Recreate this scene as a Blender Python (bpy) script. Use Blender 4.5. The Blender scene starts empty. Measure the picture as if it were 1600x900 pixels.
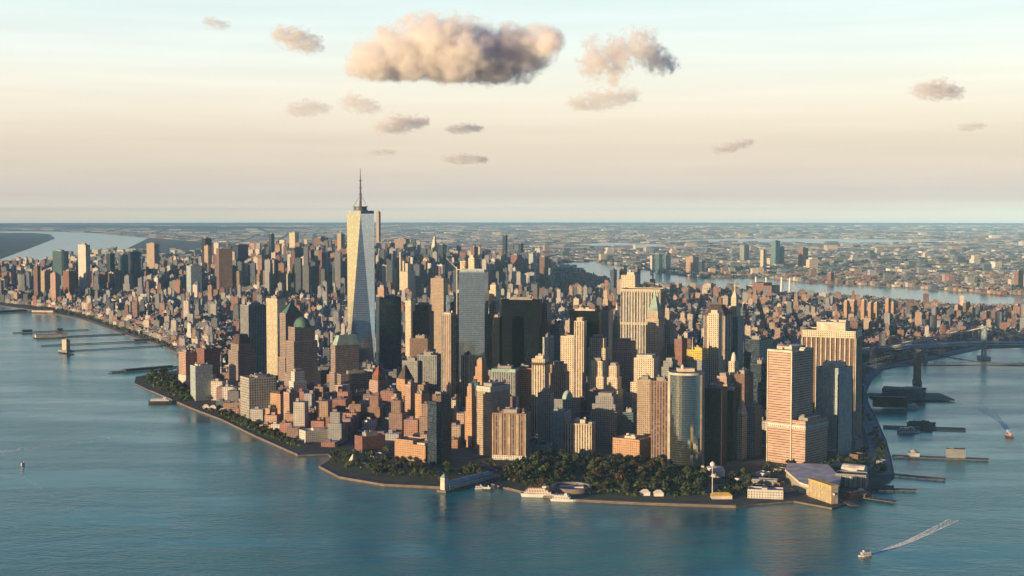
import bpy, math, random
import numpy as np
from mathutils import Vector, noise as mnoise
R = math.radians
rnd = random.Random(7)
scene = bpy.context.scene
col = scene.collection

# ---------------------------------------------------------------- camera (real pose: 426 m up over the harbour, looking north-east)
H = 426.0; PITCH = R(3.13); F = 2172.0
cd = bpy.data.cameras.new('camera'); cam = bpy.data.objects.new('camera', cd); col.objects.link(cam)
cam.location = (0, 0, H); cam.rotation_euler = (math.pi/2 - PITCH, 0, 0)
cd.sensor_width = 36; cd.lens = 36*F/1600; cd.clip_start = 5; cd.clip_end = 200000
scene.camera = cam
# ---------------------------------------------------------------- light
SUN_AZ, SUN_EL, SUN_STR = 130.0, 5.8, 5.0      # sun stands this far to the LEFT of the view direction (behind the camera's left shoulder)
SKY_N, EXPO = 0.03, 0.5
sd = Vector((-math.sin(R(SUN_AZ))*math.cos(R(SUN_EL)), math.cos(R(SUN_AZ))*math.cos(R(SUN_EL)), math.sin(R(SUN_EL))))
sl = bpy.data.lights.new('sun', 'SUN'); so = bpy.data.objects.new('sun', sl); col.objects.link(so)
sl.energy = SUN_STR; sl.angle = R(0.6); sl.color = (1.0, 0.725, 0.43)
so.location = sd*3000; so.rotation_euler = sd.to_track_quat('Z', 'Y').to_euler()
w = bpy.data.worlds.new('World'); scene.world = w; w.use_nodes = True
nt = w.node_tree; nt.nodes.clear()
def nd(nt, t, **k):
    n = nt.nodes.new(t)
    for a, b in k.items(): setattr(n, a, b)
    return n
def lk(nt, a, b): nt.links.new(a, b)
out = nd(nt, 'ShaderNodeOutputWorld'); bg = nd(nt, 'ShaderNodeBackground'); lk(nt, bg.outputs[0], out.inputs[0])
sky = nd(nt, 'ShaderNodeTexSky', sky_type='NISHITA', sun_disc=False)
sky.sun_elevation = R(SUN_EL); sky.sun_rotation = math.atan2(sd.x, sd.y); sky.altitude = 400; sky.air_density = 1.2; sky.dust_density = 2.5; sky.ozone_density = 1.5
bg.inputs[1].default_value = 1.0
tc = nd(nt, 'ShaderNodeTexCoord'); sx = nd(nt, 'ShaderNodeSeparateXYZ'); lk(nt, tc.outputs['Generated'], sx.inputs[0])
ramp = nd(nt, 'ShaderNodeValToRGB')       # evening sky seen away from the sun: dusky band, cream, pale cyan, then blue overhead
el = ramp.color_ramp.elements
def lin(r, g, b): return tuple(((c/255)/12.92 if c/255 < .04045 else ((c/255+.055)/1.055)**2.4) for c in (r, g, b)) + (1,)
EK = 2**-EXPO
def ls(*c): return tuple(v*EK for v in lin(*c)[:3])
stops = [(-.02, (.66,.62,.52)), (-.0074, (.66,.62,.52)), (-.0052, (.90,.72,.51)), (-.003, (.97,.71,.47)), (.0006, (.98,.71,.47)), (.0024, (.83,.655,.48)), (.0038, (.69,.58,.455)), (.0064, (.575,.50,.435)), (.0105, (.49,.44,.395)), (.018, (.492,.45,.405)), (.03, ls(222,211,196)), (.048, ls(227,214,197)), (.068, ls(239,228,210)), (.088, ls(244,239,225)), (.115, ls(235,242,236)), (.155, ls(221,239,241)),
         (.185, ls(130,218,228)), (.24, lin(58,168,192)), (.36, lin(22,94,148)), (.6, lin(10,52,138)), (1.0, lin(5,32,114))]
P_ = lambda z: (z+.02)/1.02
C_ = lambda c: tuple(v/2 for v in c[:3])+(1,)
el[0].position, el[0].color = P_(stops[0][0]), C_(stops[0][1]); el[1].position, el[1].color = 1, C_(stops[-1][1])
for p, c in stops[1:-1]:
    e = el.new(P_(p)); e.color = C_(c)
zm = nd(nt, 'ShaderNodeMapRange'); zm.inputs[1].default_value = -.02; zm.inputs[2].default_value = 1.0; lk(nt, sx.outputs[2], zm.inputs[0]); lk(nt, zm.outputs[0], ramp.inputs[0])
r2 = nd(nt, 'ShaderNodeVectorMath', operation='SCALE'); r2.inputs[3].default_value = 2.0; lk(nt, ramp.outputs[0], r2.inputs[0])
# the unseen sky behind the camera is dimmed and tinted navy to deepen shade, apart from the glow round the sun (which the sky texture adds)
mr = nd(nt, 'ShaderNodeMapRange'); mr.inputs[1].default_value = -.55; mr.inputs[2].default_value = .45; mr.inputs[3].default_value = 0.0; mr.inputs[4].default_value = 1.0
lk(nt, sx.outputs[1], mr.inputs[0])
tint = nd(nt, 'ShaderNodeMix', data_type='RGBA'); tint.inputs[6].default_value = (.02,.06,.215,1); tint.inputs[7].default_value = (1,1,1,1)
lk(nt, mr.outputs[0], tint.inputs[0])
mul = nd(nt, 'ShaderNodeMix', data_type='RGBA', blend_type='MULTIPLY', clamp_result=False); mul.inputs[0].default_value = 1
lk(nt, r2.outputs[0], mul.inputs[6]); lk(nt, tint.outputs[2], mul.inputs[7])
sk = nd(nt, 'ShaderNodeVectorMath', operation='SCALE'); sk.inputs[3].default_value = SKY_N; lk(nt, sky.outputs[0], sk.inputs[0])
# thin cirrus streaks low in the sky
mp = nd(nt, 'ShaderNodeMapping'); mp.inputs['Scale'].default_value = (3, 3, 60); lk(nt, tc.outputs['Generated'], mp.inputs[0])
nz = nd(nt, 'ShaderNodeTexNoise'); nz.inputs['Scale'].default_value = 1.6; nz.inputs['Detail'].default_value = 5; lk(nt, mp.outputs[0], nz.inputs[0])
nr = nd(nt, 'ShaderNodeMapRange'); nr.inputs[1].default_value = .35; nr.inputs[2].default_value = .75; nr.inputs[3].default_value = .955; nr.inputs[4].default_value = 1.035
lk(nt, nz.outputs[0], nr.inputs[0])
ms = nd(nt, 'ShaderNodeVectorMath', operation='SCALE'); lk(nt, mul.outputs[2], ms.inputs[0]); lk(nt, nr.outputs[0], ms.inputs[3])
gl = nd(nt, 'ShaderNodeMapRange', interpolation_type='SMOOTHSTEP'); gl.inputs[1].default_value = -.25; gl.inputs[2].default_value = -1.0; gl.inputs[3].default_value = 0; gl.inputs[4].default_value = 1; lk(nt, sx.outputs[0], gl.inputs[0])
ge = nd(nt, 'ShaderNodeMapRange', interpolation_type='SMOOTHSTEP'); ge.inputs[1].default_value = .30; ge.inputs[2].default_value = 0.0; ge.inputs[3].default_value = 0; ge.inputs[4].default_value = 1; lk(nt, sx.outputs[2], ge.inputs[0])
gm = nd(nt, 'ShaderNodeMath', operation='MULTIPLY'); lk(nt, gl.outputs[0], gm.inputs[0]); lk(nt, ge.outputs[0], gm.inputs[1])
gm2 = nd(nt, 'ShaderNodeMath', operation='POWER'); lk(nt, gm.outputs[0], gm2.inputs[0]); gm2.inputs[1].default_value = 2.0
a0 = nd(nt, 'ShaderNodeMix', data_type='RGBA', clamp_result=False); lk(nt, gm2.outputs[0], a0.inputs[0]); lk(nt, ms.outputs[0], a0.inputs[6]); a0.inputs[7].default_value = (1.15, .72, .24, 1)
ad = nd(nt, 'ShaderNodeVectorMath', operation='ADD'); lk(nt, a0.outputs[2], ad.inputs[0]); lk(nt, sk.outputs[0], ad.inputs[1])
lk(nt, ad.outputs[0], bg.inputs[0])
vs = scene.view_settings; vs.view_transform = 'Standard'; vs.look = 'None'; vs.exposure = EXPO; vs.gamma = 1; vs.use_curve_mapping = False
scene.render.engine = 'CYCLES'
cy = scene.cycles; cy.max_bounces = 13; cy.diffuse_bounces = 1; cy.glossy_bounces = 3; cy.transmission_bounces = 2; cy.volume_bounces = 12; cy.transparent_max_bounces = 8
cy.use_denoising = True; cy.sample_clamp_indirect = 4; cy.volume_step_rate = 1.5; cy.volume_max_steps = 96; cy.caustics_reflective = False; cy.caustics_refractive = False

# ---------------------------------------------------------------- photograph pixel (1600x900) -> place on the ground, height, distance
SP, CP = math.sin(PITCH), math.cos(PITCH)
def Dof(y, z=0): return (H-z)/math.tan(math.atan((y-450)/F)+PITCH)
def Zof(y, D): return H + D*math.tan(math.atan((450-y)/F)-PITCH)
def Xof(px, D, z=0): return (px-800)/F*(D*CP-(z-H)*SP)
def gp(px, py, z=0):
    D = Dof(py, z); return (Xof(px, D, z), D)
def PX(x, y, z):
    f = y*CP-(z-H)*SP; return 800+F*x/f, 450-F*(y*SP+(z-H)*CP)/f

# ---------------------------------------------------------------- objects
def tag(o, label=None, cat=None, group=None, kind=None):
    if label: o['label'] = label
    if cat: o['category'] = cat
    if group: o['group'] = group
    if kind: o['kind'] = kind
    return o
def empty(name, loc, label, cat, group=None, rz=0):
    o = bpy.data.objects.new(name, None); col.objects.link(o); o.location = loc; o.rotation_euler = (0, 0, rz); o.empty_display_size = 5
    return tag(o, label, cat, group)
def copy_tree(o, parent=None):
    c = o.copy(); col.objects.link(c)
    if parent: c.parent = parent
    for ch in list(o.children): copy_tree(ch, c)
    return c
class MB:
    """collects faces (with UVs in metres and a material slot) and links them as one mesh object"""
    def __init__(s): s.v = []; s.f = []; s.uv = []; s.m = []; s.c = []
    def face(s, pts, uv=None, m=0, c=None):
        n = len(s.v); s.v += [tuple(p) for p in pts]; s.f.append(tuple(range(n, n+len(pts))))
        s.uv += uv if uv else [(p[0], p[1]) for p in pts]; s.m.append(m)
        if c is not None: s.c += [c]*len(pts)
    def prism(s, poly, z0, z1, bay=3.0, top=None, cap=True, m=0, mt=1, c=None, ct=None, bottom=False):
        top = top or poly; n = len(poly); uo = 0
        for i in range(n):
            a, b = poly[i], poly[(i+1) % n]; ta, tb = top[i], top[(i+1) % n]
            L = max(math.dist(a, b), math.dist(ta, tb)); k = max(1, round(L/bay))*bay
            s.face([(a[0], a[1], z0), (b[0], b[1], z0), (tb[0], tb[1], z1), (ta[0], ta[1], z1)], [(uo, z0), (uo+k, z0), (uo+k, z1), (uo, z1)], m, c)
            uo += k+7*bay
        if cap: s.face([(p[0], p[1], z1) for p in top], None, mt, ct if ct is not None else c)
        if bottom: s.face([(p[0], p[1], z0) for p in reversed(poly)], None, mt, c)
    def box(s, x0, x1, y0, y1, z0, z1, m=0, mt=None, bay=3.0, c=None):
        s.prism([(x0, y0), (x1, y0), (x1, y1), (x0, y1)], z0, z1, bay, m=m, mt=m if mt is None else mt, c=c, bottom=True)
    def bar(s, a, b, r, m=0, n=6, r2=None):
        a = Vector(a); b = Vector(b); d = (b-a).normalized(); u = d.orthogonal().normalized(); v = d.cross(u); r2 = r if r2 is None else r2
        A = [a+(u*math.cos(t)+v*math.sin(t))*r for t in [2*math.pi*i/n for i in range(n)]]
        B = [b+(u*math.cos(t)+v*math.sin(t))*r2 for t in [2*math.pi*i/n for i in range(n)]]
        for i in range(n): j = (i+1) % n; s.face([A[i], A[j], B[j], B[i]], None, m)
        s.face(A[::-1], None, m); s.face(B, None, m)
    def lathe(s, c, prof, n=16, m=0):
        for k in range(len(prof)-1):
            (r0, z0), (r1, z1) = prof[k], prof[k+1]
            for i in range(n):
                t0, t1 = 2*math.pi*i/n, 2*math.pi*(i+1)/n
                p = [(c[0]+r0*math.cos(t0), c[1]+r0*math.sin(t0), z0), (c[0]+r0*math.cos(t1), c[1]+r0*math.sin(t1), z0), (c[0]+r1*math.cos(t1), c[1]+r1*math.sin(t1), z1), (c[0]+r1*math.cos(t0), c[1]+r1*math.sin(t0), z1)]
                s.face(p, [(t0*r0, z0), (t1*r0, z0), (t1*r0, z1), (t0*r0, z1)], m)
    def build(s, name, mats, parent=None, loc=None, smooth=False):
        me = bpy.data.meshes.new(name); me.from_pydata(s.v, [], s.f)
        uvl = me.uv_layers.new(name='UVMap'); uvl.data.foreach_set('uv', np.array(s.uv, dtype=np.float32).ravel())
        me.polygons.foreach_set('material_index', np.array(s.m, dtype=np.int32))
        if s.c:
            ca = me.color_attributes.new('Col', 'FLOAT_COLOR', 'CORNER'); ca.data.foreach_set('color', np.array([tuple(c)+(1,) for c in s.c], dtype=np.float32).ravel())
        if not isinstance(mats, (list, tuple)): mats = [mats]
        for m in mats: me.materials.append(m)
        if smooth: me.polygons.foreach_set('use_smooth', np.ones(len(s.f), dtype=bool))
        me.update()
        o = bpy.data.objects.new(name, me); col.objects.link(o)
        if parent: o.parent = parent
        if loc: o.location = loc
        return o

# ---------------------------------------------------------------- materials
def new_mat(name):
    m = bpy.data.materials.new(name); m.use_nodes = True; t = m.node_tree; p = t.nodes['Principled BSDF']; return m, t, p
def M_(t, op, a, b=None, c=None):
    n = nd(t, 'ShaderNodeMath', operation=op)
    for i, x in enumerate((a, b, c)):
        if x is None: continue
        if isinstance(x, (int, float)): n.inputs[i].default_value = x
        else: lk(t, x, n.inputs[i])
    return n.outputs[0]
def mixc(t, f, a, b, bt='MIX'):
    n = nd(t, 'ShaderNodeMix', data_type='RGBA', blend_type=bt)
    for i, x in ((0, f), (6, a), (7, b)):
        if isinstance(x, (int, float)): n.inputs[i].default_value = x
        elif isinstance(x, tuple): n.inputs[i].default_value = tuple(x)+(1,) if len(x) == 3 else x
        else: lk(t, x, n.inputs[i])
    return n.outputs[2]
def plain(name, c, rough=.8, var=.25, scale=.08, metal=0):
    m, t, p = new_mat(name); p.inputs['Roughness'].default_value = rough; p.inputs['Metallic'].default_value = metal
    tcn = nd(t, 'ShaderNodeTexCoord'); n = nd(t, 'ShaderNodeTexNoise'); n.inputs['Scale'].default_value = scale; n.inputs['Detail'].default_value = 6
    lk(t, tcn.outputs['Object'], n.inputs[0])
    f = nd(t, 'ShaderNodeMapRange'); f.inputs[1].default_value = .3; f.inputs[2].default_value = .7; f.inputs[3].default_value = 1-var; f.inputs[4].default_value = 1+var; lk(t, n.outputs[0], f.inputs[0])
    s = nd(t, 'ShaderNodeVectorMath', operation='SCALE'); s.inputs[0].default_value = c; lk(t, f.outputs[0], s.inputs[3]); lk(t, s.outputs[0], p.inputs['Base Color'])
    return m
class Fac: pass
def facade(name, wall, glass=(.055,.07,.09), bay=3.4, floor=3.8, wu=.5, wv=.55, gmet=0.0, grough=.18, wrough=.8, gvar=.8, colattr=False, band=0, tilt=0.0, spec=.5):
    """windows set by metres: bays across, floors up; every pane differs a little (blinds, furniture, reflections)"""
    m, t, p = new_mat(name)
    uv = nd(t, 'ShaderNodeUVMap', uv_map='UVMap'); s = nd(t, 'ShaderNodeSeparateXYZ'); lk(t, uv.outputs[0], s.inputs[0])
    ub = M_(t, 'DIVIDE', s.outputs[0], bay); vb = M_(t, 'DIVIDE', s.outputs[1], floor)
    fu = M_(t, 'ABSOLUTE', M_(t, 'SUBTRACT', M_(t, 'FRACT', ub), .5)); fv = M_(t, 'ABSOLUTE', M_(t, 'SUBTRACT', M_(t, 'FRACT', vb), .5))
    mask = M_(t, 'MULTIPLY', M_(t, 'LESS_THAN', fu, wu/2), M_(t, 'LESS_THAN', fv, wv/2))
    if band:                                  # a blank mechanical floor every so often
        bb = M_(t, 'GREATER_THAN', M_(t, 'FRACT', M_(t, 'DIVIDE', M_(t, 'FLOOR', vb), float(band))), 1.01/band)
        mask = M_(t, 'MULTIPLY', mask, bb)
    cid = nd(t, 'ShaderNodeCombineXYZ'); lk(t, M_(t, 'FLOOR', ub), cid.inputs[0]); lk(t, M_(t, 'FLOOR', vb), cid.inputs[1])
    oi = nd(t, 'ShaderNodeObjectInfo'); lk(t, oi.outputs['Random'], cid.inputs[2])
    wn = nd(t, 'ShaderNodeTexWhiteNoise'); lk(t, cid.outputs[0], wn.inputs[0])
    g = M_(t, 'MULTIPLY_ADD', M_(t, 'POWER', wn.outputs['Value'], 3.0), 2.4*gvar, 1-.4*gvar)
    gs = nd(t, 'ShaderNodeVectorMath', operation='SCALE'); gs.inputs[0].default_value = glass; lk(t, g, gs.inputs[3])
    geo = nd(t, 'ShaderNodeNewGeometry'); n = nd(t, 'ShaderNodeTexNoise'); n.inputs['Scale'].default_value = .05; n.inputs['Detail'].default_value = 8; n.inputs['Roughness'].default_value = .65; lk(t, geo.outputs['Position'], n.inputs[0])
    wf = M_(t, 'MULTIPLY_ADD', n.outputs[0], .7, .66)
    wf = M_(t, 'MULTIPLY', wf, M_(t, 'MULTIPLY_ADD', wn.outputs['Value'], .16, .92))
    ws = nd(t, 'ShaderNodeVectorMath', operation='SCALE'); lk(t, wf, ws.inputs[3])
    if colattr:
        ca = nd(t, 'ShaderNodeVertexColor', layer_name='Col'); lk(t, ca.outputs[0], ws.inputs[0])
    else: ws.inputs[0].default_value = wall
    lk(t, mixc(t, mask, ws.outputs[0], gs.outputs[0]), p.inputs['Base Color'])
    lk(t, M_(t, 'MULTIPLY_ADD', mask, grough-wrough, wrough), p.inputs['Roughness'])
    p.inputs['Specular IOR Level'].default_value = spec
    if gmet: lk(t, M_(t, 'MULTIPLY', mask, gmet), p.inputs['Metallic'])
    if tilt:                                  # panes never hang perfectly in one plane
        gn = nd(t, 'ShaderNodeNewGeometry'); sub = nd(t, 'ShaderNodeVectorMath', operation='SUBTRACT'); lk(t, wn.outputs['Color'], sub.inputs[0]); sub.inputs[1].default_value = (.5,.5,.5)
        sc_ = nd(t, 'ShaderNodeVectorMath', operation='SCALE'); lk(t, sub.outputs[0], sc_.inputs[0]); sc_.inputs[3].default_value = tilt
        a2 = nd(t, 'ShaderNodeVectorMath', operation='ADD'); lk(t, gn.outputs['Normal'], a2.inputs[0]); lk(t, sc_.outputs[0], a2.inputs[1])
        nn = nd(t, 'ShaderNodeVectorMath', operation='NORMALIZE'); lk(t, a2.outputs[0], nn.inputs[0]); lk(t, nn.outputs[0], p.inputs['Normal'])
    f = Fac(); f.m = m; f.bay = bay; return f
FA = {
 'lime':   facade('limestone_facade', (.50,.40,.28), wu=.42, wv=.5),
 'cream':  facade('cream_stone_facade', (.62,.52,.37), bay=4.2, wu=.4, wv=.55),
 'creamv': facade('cream_pier_facade', (.62,.50,.34), bay=4.6, wu=.45, wv=.94),
 'tan':    facade('tan_brick_facade', (.42,.32,.22), wu=.42, wv=.5),
 'pink':   facade('pink_brick_facade', (.45,.29,.215), bay=3.8, wu=.45, wv=.5),
 'orange': facade('orange_brick_facade', (.47,.28,.155), bay=3.6, wu=.35, wv=.5),
 'red':    facade('red_brick_facade', (.235,.105,.08), wu=.4, wv=.5),
 'brown':  facade('brown_brick_facade', (.17,.10,.07), bay=3.8, wu=.45, wv=.5),
 'brownv': facade('brown_pier_facade', (.29,.17,.11), bay=5.0, wu=.5, wv=.92),
 'gran':   facade('granite_grid_facade', (.31,.235,.195), bay=3.0, wu=.55, wv=.55),
 'white':  facade('white_stone_facade', (.62,.58,.50), bay=4.0, wu=.4, wv=.5),
 'gray':   facade('grey_stone_facade', (.27,.275,.27), bay=3.6, wu=.45, wv=.5),
 'grayv':  facade('grey_pier_facade', (.30,.30,.29), bay=4.4, wu=.5, wv=.93),
 'conc':   facade('concrete_grid_facade', (.40,.37,.31), bay=5.2, wu=.5, wv=.62, floor=5.2),
 'precast':facade('precast_ribbon_facade', (.52,.34,.245), bay=9, wu=.97, wv=.24, floor=4.2),
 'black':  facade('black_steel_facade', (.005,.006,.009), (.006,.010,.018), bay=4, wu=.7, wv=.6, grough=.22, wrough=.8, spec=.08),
 'dark':   facade('bronze_glass_facade', (.05,.032,.026), (.014,.018,.026), bay=3, wu=.7, wv=.6, grough=.2, spec=.3),
 'navy':   facade('navy_glass_facade', (.04,.055,.075), (.05,.08,.12), bay=3, wu=.85, wv=.8, gmet=.6, grough=.14, tilt=.02),
 'glass':  facade('silver_blue_glass_facade', (.20,.25,.27), (.56,.68,.72), bay=3, wu=.94, wv=.9, gmet=.95, grough=.10, gvar=.14, tilt=.008, floor=4.2),
 'wtc':    facade('tall_tower_glass_facade', (.28,.30,.30), (.66,.70,.72), bay=3, wu=.96, wv=.93, gmet=.97, grough=.09, gvar=.1, tilt=.006, floor=4.2),
 'teal':   facade('teal_glass_facade', (.10,.16,.17), (.10,.20,.23), bay=3, wu=.9, wv=.7, gmet=.75, grough=.15, gvar=.4, tilt=.02),
 'paleg':  facade('pale_panel_facade', (.40,.46,.46), (.12,.16,.18), bay=2.6, wu=.35, wv=.9),
 'curve':  facade('curved_mirror_glass_facade', (.14,.16,.15), (.55,.60,.56), bay=3, wu=1.1, wv=.93, gmet=.97, grough=.06, gvar=.08, tilt=.004),
 'goldg':  facade('pale_gold_glass_facade', (.55,.47,.32), (.5,.46,.36), bay=3, wu=.8, wv=.6, gmet=.55, grough=.3, gvar=.3),
 'yellow': facade('yellow_netting_facade', (.55,.42,.06), bay=4, wu=.5, wv=.4),
 'infill': facade('city_block_facade', (.3,.3,.3), bay=4.6, floor=4.0, wu=.42, wv=.46, colattr=True),
}
def roofmat(name, c): return plain(name, c, .9, .35, .06)
MT = {
 'roof': roofmat('grey_roof', (.16,.155,.15)), 'roofd': roofmat('dark_roof', (.06,.06,.065)), 'rooft': roofmat('tan_roof', (.36,.30,.22)), 'roofw': roofmat('pale_roof', (.55,.53,.48)),
 'copper': roofmat('green_copper', (.09,.185,.155)), 'copperl': roofmat('pale_green_copper', (.30,.43,.36)), 'slate': roofmat('dark_slate', (.085,.06,.055)), 'redt': roofmat('red_tile', (.30,.085,.05)),
 'plant': plain('plant_room', (.30,.28,.25)), 'plantl': plain('pale_plant_room', (.58,.50,.38)), 'trim': plain('pale_trim', (.66,.58,.46)), 'trimd': plain('dark_trim', (.05,.05,.055)),
 'steel': plain('mast_steel', (.10,.095,.10), .5), 'stone': plain('granite_stone', (.23,.19,.165)), 'wood': plain('pier_deck', (.12,.085,.065)), 'pile': plain('pier_pile', (.05,.042,.036)),
 'asphalt': plain('asphalt', (.052,.053,.056), .9, .3, .02), 'paving': plain('paving_stone', (.25,.185,.135), .9, .25, .05), 'wall': plain('sea_wall', (.17,.135,.105), .9, .3, .1),
 'shipw': plain('white_ship_paint', (.72,.70,.66), .4, .06), 'shipd': plain('dark_ship_paint', (.04,.045,.05), .5), 'shipr': plain('orange_ship_paint', (.62,.16,.05), .5), 'bridge': plain('bridge_steel_blue', (.36,.46,.50), .6), 'bridged': plain('bridge_dark_steel', (.11,.105,.105), .7),
 'trunk': plain('bark', (.06,.045,.035)), 'yel': plain('yellow_paint', (.70,.46,.10), .6), 'tent': plain('white_canvas', (.72,.66,.58)), 'bluer': plain('blue_roof', (.05,.10,.30)), 'grey': plain('shed_grey', (.33,.34,.33)),
}
def roofmix():
    m, t, p = new_mat('mixed_roofs'); p.inputs['Roughness'].default_value = .9; ca = nd(t, 'ShaderNodeVertexColor', layer_name='Col')
    g = nd(t, 'ShaderNodeNewGeometry'); n = nd(t, 'ShaderNodeTexNoise'); n.inputs['Scale'].default_value = .12; n.inputs['Detail'].default_value = 6; lk(t, g.outputs['Position'], n.inputs[0])
    s = nd(t, 'ShaderNodeVectorMath', operation='SCALE'); lk(t, ca.outputs[0], s.inputs[0]); lk(t, M_(t, 'MULTIPLY_ADD', n.outputs[0], .9, .5), s.inputs[3]); lk(t, s.outputs[0], p.inputs['Base Color']); return m
ROOFMIX = roofmix()
def leafmat(name, a, b):
    m, t, p = new_mat(name); p.inputs['Roughness'].default_value = .75
    g = nd(t, 'ShaderNodeNewGeometry'); r = nd(t, 'ShaderNodeMix', data_type='RGBA'); r.inputs[6].default_value = a+(1,); r.inputs[7].default_value = b+(1,); lk(t, g.outputs['Random Per Island'], r.inputs[0])
    oi = nd(t, 'ShaderNodeObjectInfo'); s = nd(t, 'ShaderNodeVectorMath', operation='SCALE'); lk(t, r.outputs[2], s.inputs[0]); lk(t, M_(t, 'MULTIPLY_ADD', oi.outputs['Random'], .95, .4), s.inputs[3]); lk(t, s.outputs[0], p.inputs['Base Color'])
    return m
LEAF = [leafmat('green_leaves', (.028,.05,.016), (.085,.105,.032)), leafmat('autumn_leaves', (.055,.045,.018), (.12,.07,.022))]

# ---------------------------------------------------------------- water, land
def water_mat():
    m, t, p = new_mat('harbour_water'); p.inputs['IOR'].default_value = 1.33
    tcn = nd(t, 'ShaderNodeTexCoord')
    def nz(scale, det, vec=(1,1,1), rough=.55):
        mpn = nd(t, 'ShaderNodeMapping'); mpn.inputs['Scale'].default_value = vec; mpn.inputs['Rotation'].default_value = (0,0,.5); lk(t, tcn.outputs['Object'], mpn.inputs[0])
        n = nd(t, 'ShaderNodeTexNoise'); n.inputs['Scale'].default_value = scale; n.inputs['Detail'].default_value = det; n.inputs['Roughness'].default_value = rough; lk(t, mpn.outputs[0], n.inputs[0]); return n.outputs[0]
    big = nz(.0020, 6, (1,3.4,1), .6); mid = nz(.016, 3, (1,1.8,1)); fine = nz(.10, 6, (1,1.5,1), .6)
    h = M_(t, 'ADD', M_(t, 'MULTIPLY', mid, 5.0), M_(t, 'MULTIPLY', fine, 3.2))
    b = nd(t, 'ShaderNodeBump'); b.inputs['Distance'].default_value = 1.0; lk(t, h, b.inputs['Height'])
    calm = nd(t, 'ShaderNodeMapRange'); calm.inputs[1].default_value = .38; calm.inputs[2].default_value = .62; calm.inputs[3].default_value = .10; calm.inputs[4].default_value = .5; lk(t, big, calm.inputs[0]); sy = nd(t, 'ShaderNodeSeparateXYZ'); lk(t, tcn.outputs['Object'], sy.inputs[0]); shel = nd(t, 'ShaderNodeMapRange'); shel.inputs[1].default_value = 3800; shel.inputs[2].default_value = 6500; shel.inputs[3].default_value = 1; shel.inputs[4].default_value = .12; lk(t, sy.outputs[1], shel.inputs[0])   # the rivers beyond are sheltered water
    lk(t, M_(t, 'MULTIPLY', calm.outputs[0], shel.outputs[0]), b.inputs['Strength'])
    lk(t, b.outputs[0], p.inputs['Normal'])
    bigc = nd(t, 'ShaderNodeMapRange'); bigc.inputs[1].default_value = .36; bigc.inputs[2].default_value = .66; lk(t, big, bigc.inputs[0])
    lk(t, mixc(t, bigc.outputs[0], (.001,.060,.075), (.006,.245,.205)), p.inputs['Base Color'])
    p.inputs['Roughness'].default_value = .17; p.inputs['Specular Tint'].default_value = (.58,.93,1.0,1)
    return m
MT['water'] = water_mat()
FARR = 57000
mb = MB(); N = 160
mb.face([(FARR*math.cos(2*math.pi*i/N), FARR*math.sin(2*math.pi*i/N), 0) for i in range(N)])
tag(mb.build('water', MT['water']), kind='structure')
def clip_far(pts): return [p if math.hypot(*p) < 56500 else (p[0]*56500/math.hypot(*p), p[1]*56500/math.hypot(*p)) for p in pts]
def ground_mat(name, a, b, scale):
    m, t, p = new_mat(name); p.inputs['Roughness'].default_value = .95
    tcn = nd(t, 'ShaderNodeTexCoord'); n = nd(t, 'ShaderNodeTexNoise'); n.inputs['Scale'].default_value = scale; n.inputs['Detail'].default_value = 10; n.inputs['Roughness'].default_value = .7; lk(t, tcn.outputs['Object'], n.inputs[0])
    f = nd(t, 'ShaderNodeMapRange'); f.inputs[1].default_value = .4; f.inputs[2].default_value = .6; lk(t, n.outputs[0], f.inputs[0]); lk(t, mixc(t, f.outputs[0], a, b), p.inputs['Base Color']); return m
MT['city'] = ground_mat('city_ground', (.030,.034,.040), (.075,.072,.07), .02)
MT['farg'] = ground_mat('suburb_ground', (.05,.065,.05), (.22,.19,.17), .0016)
MT['woods'] = ground_mat('wooded_slope', (.025,.045,.03), (.06,.075,.05), .012)
MT['lawn'] = ground_mat('park_lawn', (.045,.07,.025), (.10,.10,.045), .03)
WEST = [(232,372),(200,388),(120,405),(60,424),(0,433),(-60,445),(-75,468),(0,478),(60,486),(130,500),(200,525),(250,540),(279,553),(290,566),(276,580),(212,590),(210,600),(235,612),(300,640),(345,657),(400,684),(465,713),(512,711)]
TIP = [(520,718),(498,731),(530,748),(600,760),(690,764),(765,757),(792,765),(830,775),(900,784),(1000,789),(1150,794),(1178,790),(1240,785),(1300,796),(1345,782),(1390,752)]
EAST = [(1398,745),(1392,715),(1385,690),(1372,660),(1357,630),(1353,602),(1380,578),(1441,566),(1533,545),(1610,542),(1690,520),(1720,500),(1700,490),(1580,481),(1500,481),(1440,475),(1360,468),(1280,463),(1200,459),(1100,452),(1000,447),(940,436),(905,425),(868,417)]
manh_px = WEST+TIP+EAST
manh = [gp(*p) for p in manh_px]
BK = [(868,411),(930,408),(960,414),(1000,421),(1050,428),(1100,434),(1180,434),(1250,441),(1330,446),(1400,449),(1500,456),(1545,459),(1600,464),(1760,480),(1900,470)]
brook = [gp(*p) for p in BK]
NJ = [(-900,470),(-300,436),(0,405),(22,397),(60,383),(86,372.5),(78,366),(50,364),(-900,364)]
nj = [gp(*p) for p in NJ]
def land(name, poly, mat, z=2.4):
    mb = MB()
    if sum(a[0]*b[1]-b[0]*a[1] for a, b in zip(poly, poly[1:]+poly[:1])) < 0: poly = poly[::-1]
    from mathutils.geometry import tessellate_polygon
    for i in range(len(poly)):
        a, b = poly[i], poly[(i+1) % len(poly)]; mb.face([(a[0],a[1],-1),(b[0],b[1],-1),(b[0],b[1],z),(a[0],a[1],z)], None, 1)
    for tri in tessellate_polygon([[Vector((p[0],p[1],0)) for p in poly]]):
        q = [poly[i] for i in tri]
        if (q[1][0]-q[0][0])*(q[2][1]-q[0][1])-(q[1][1]-q[0][1])*(q[2][0]-q[0][0]) < 0: q = q[::-1]
        mb.face([(p[0],p[1],z) for p in q], None, 0)
    return tag(mb.build(name, [mat, MT['wall']]), kind='structure')
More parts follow.
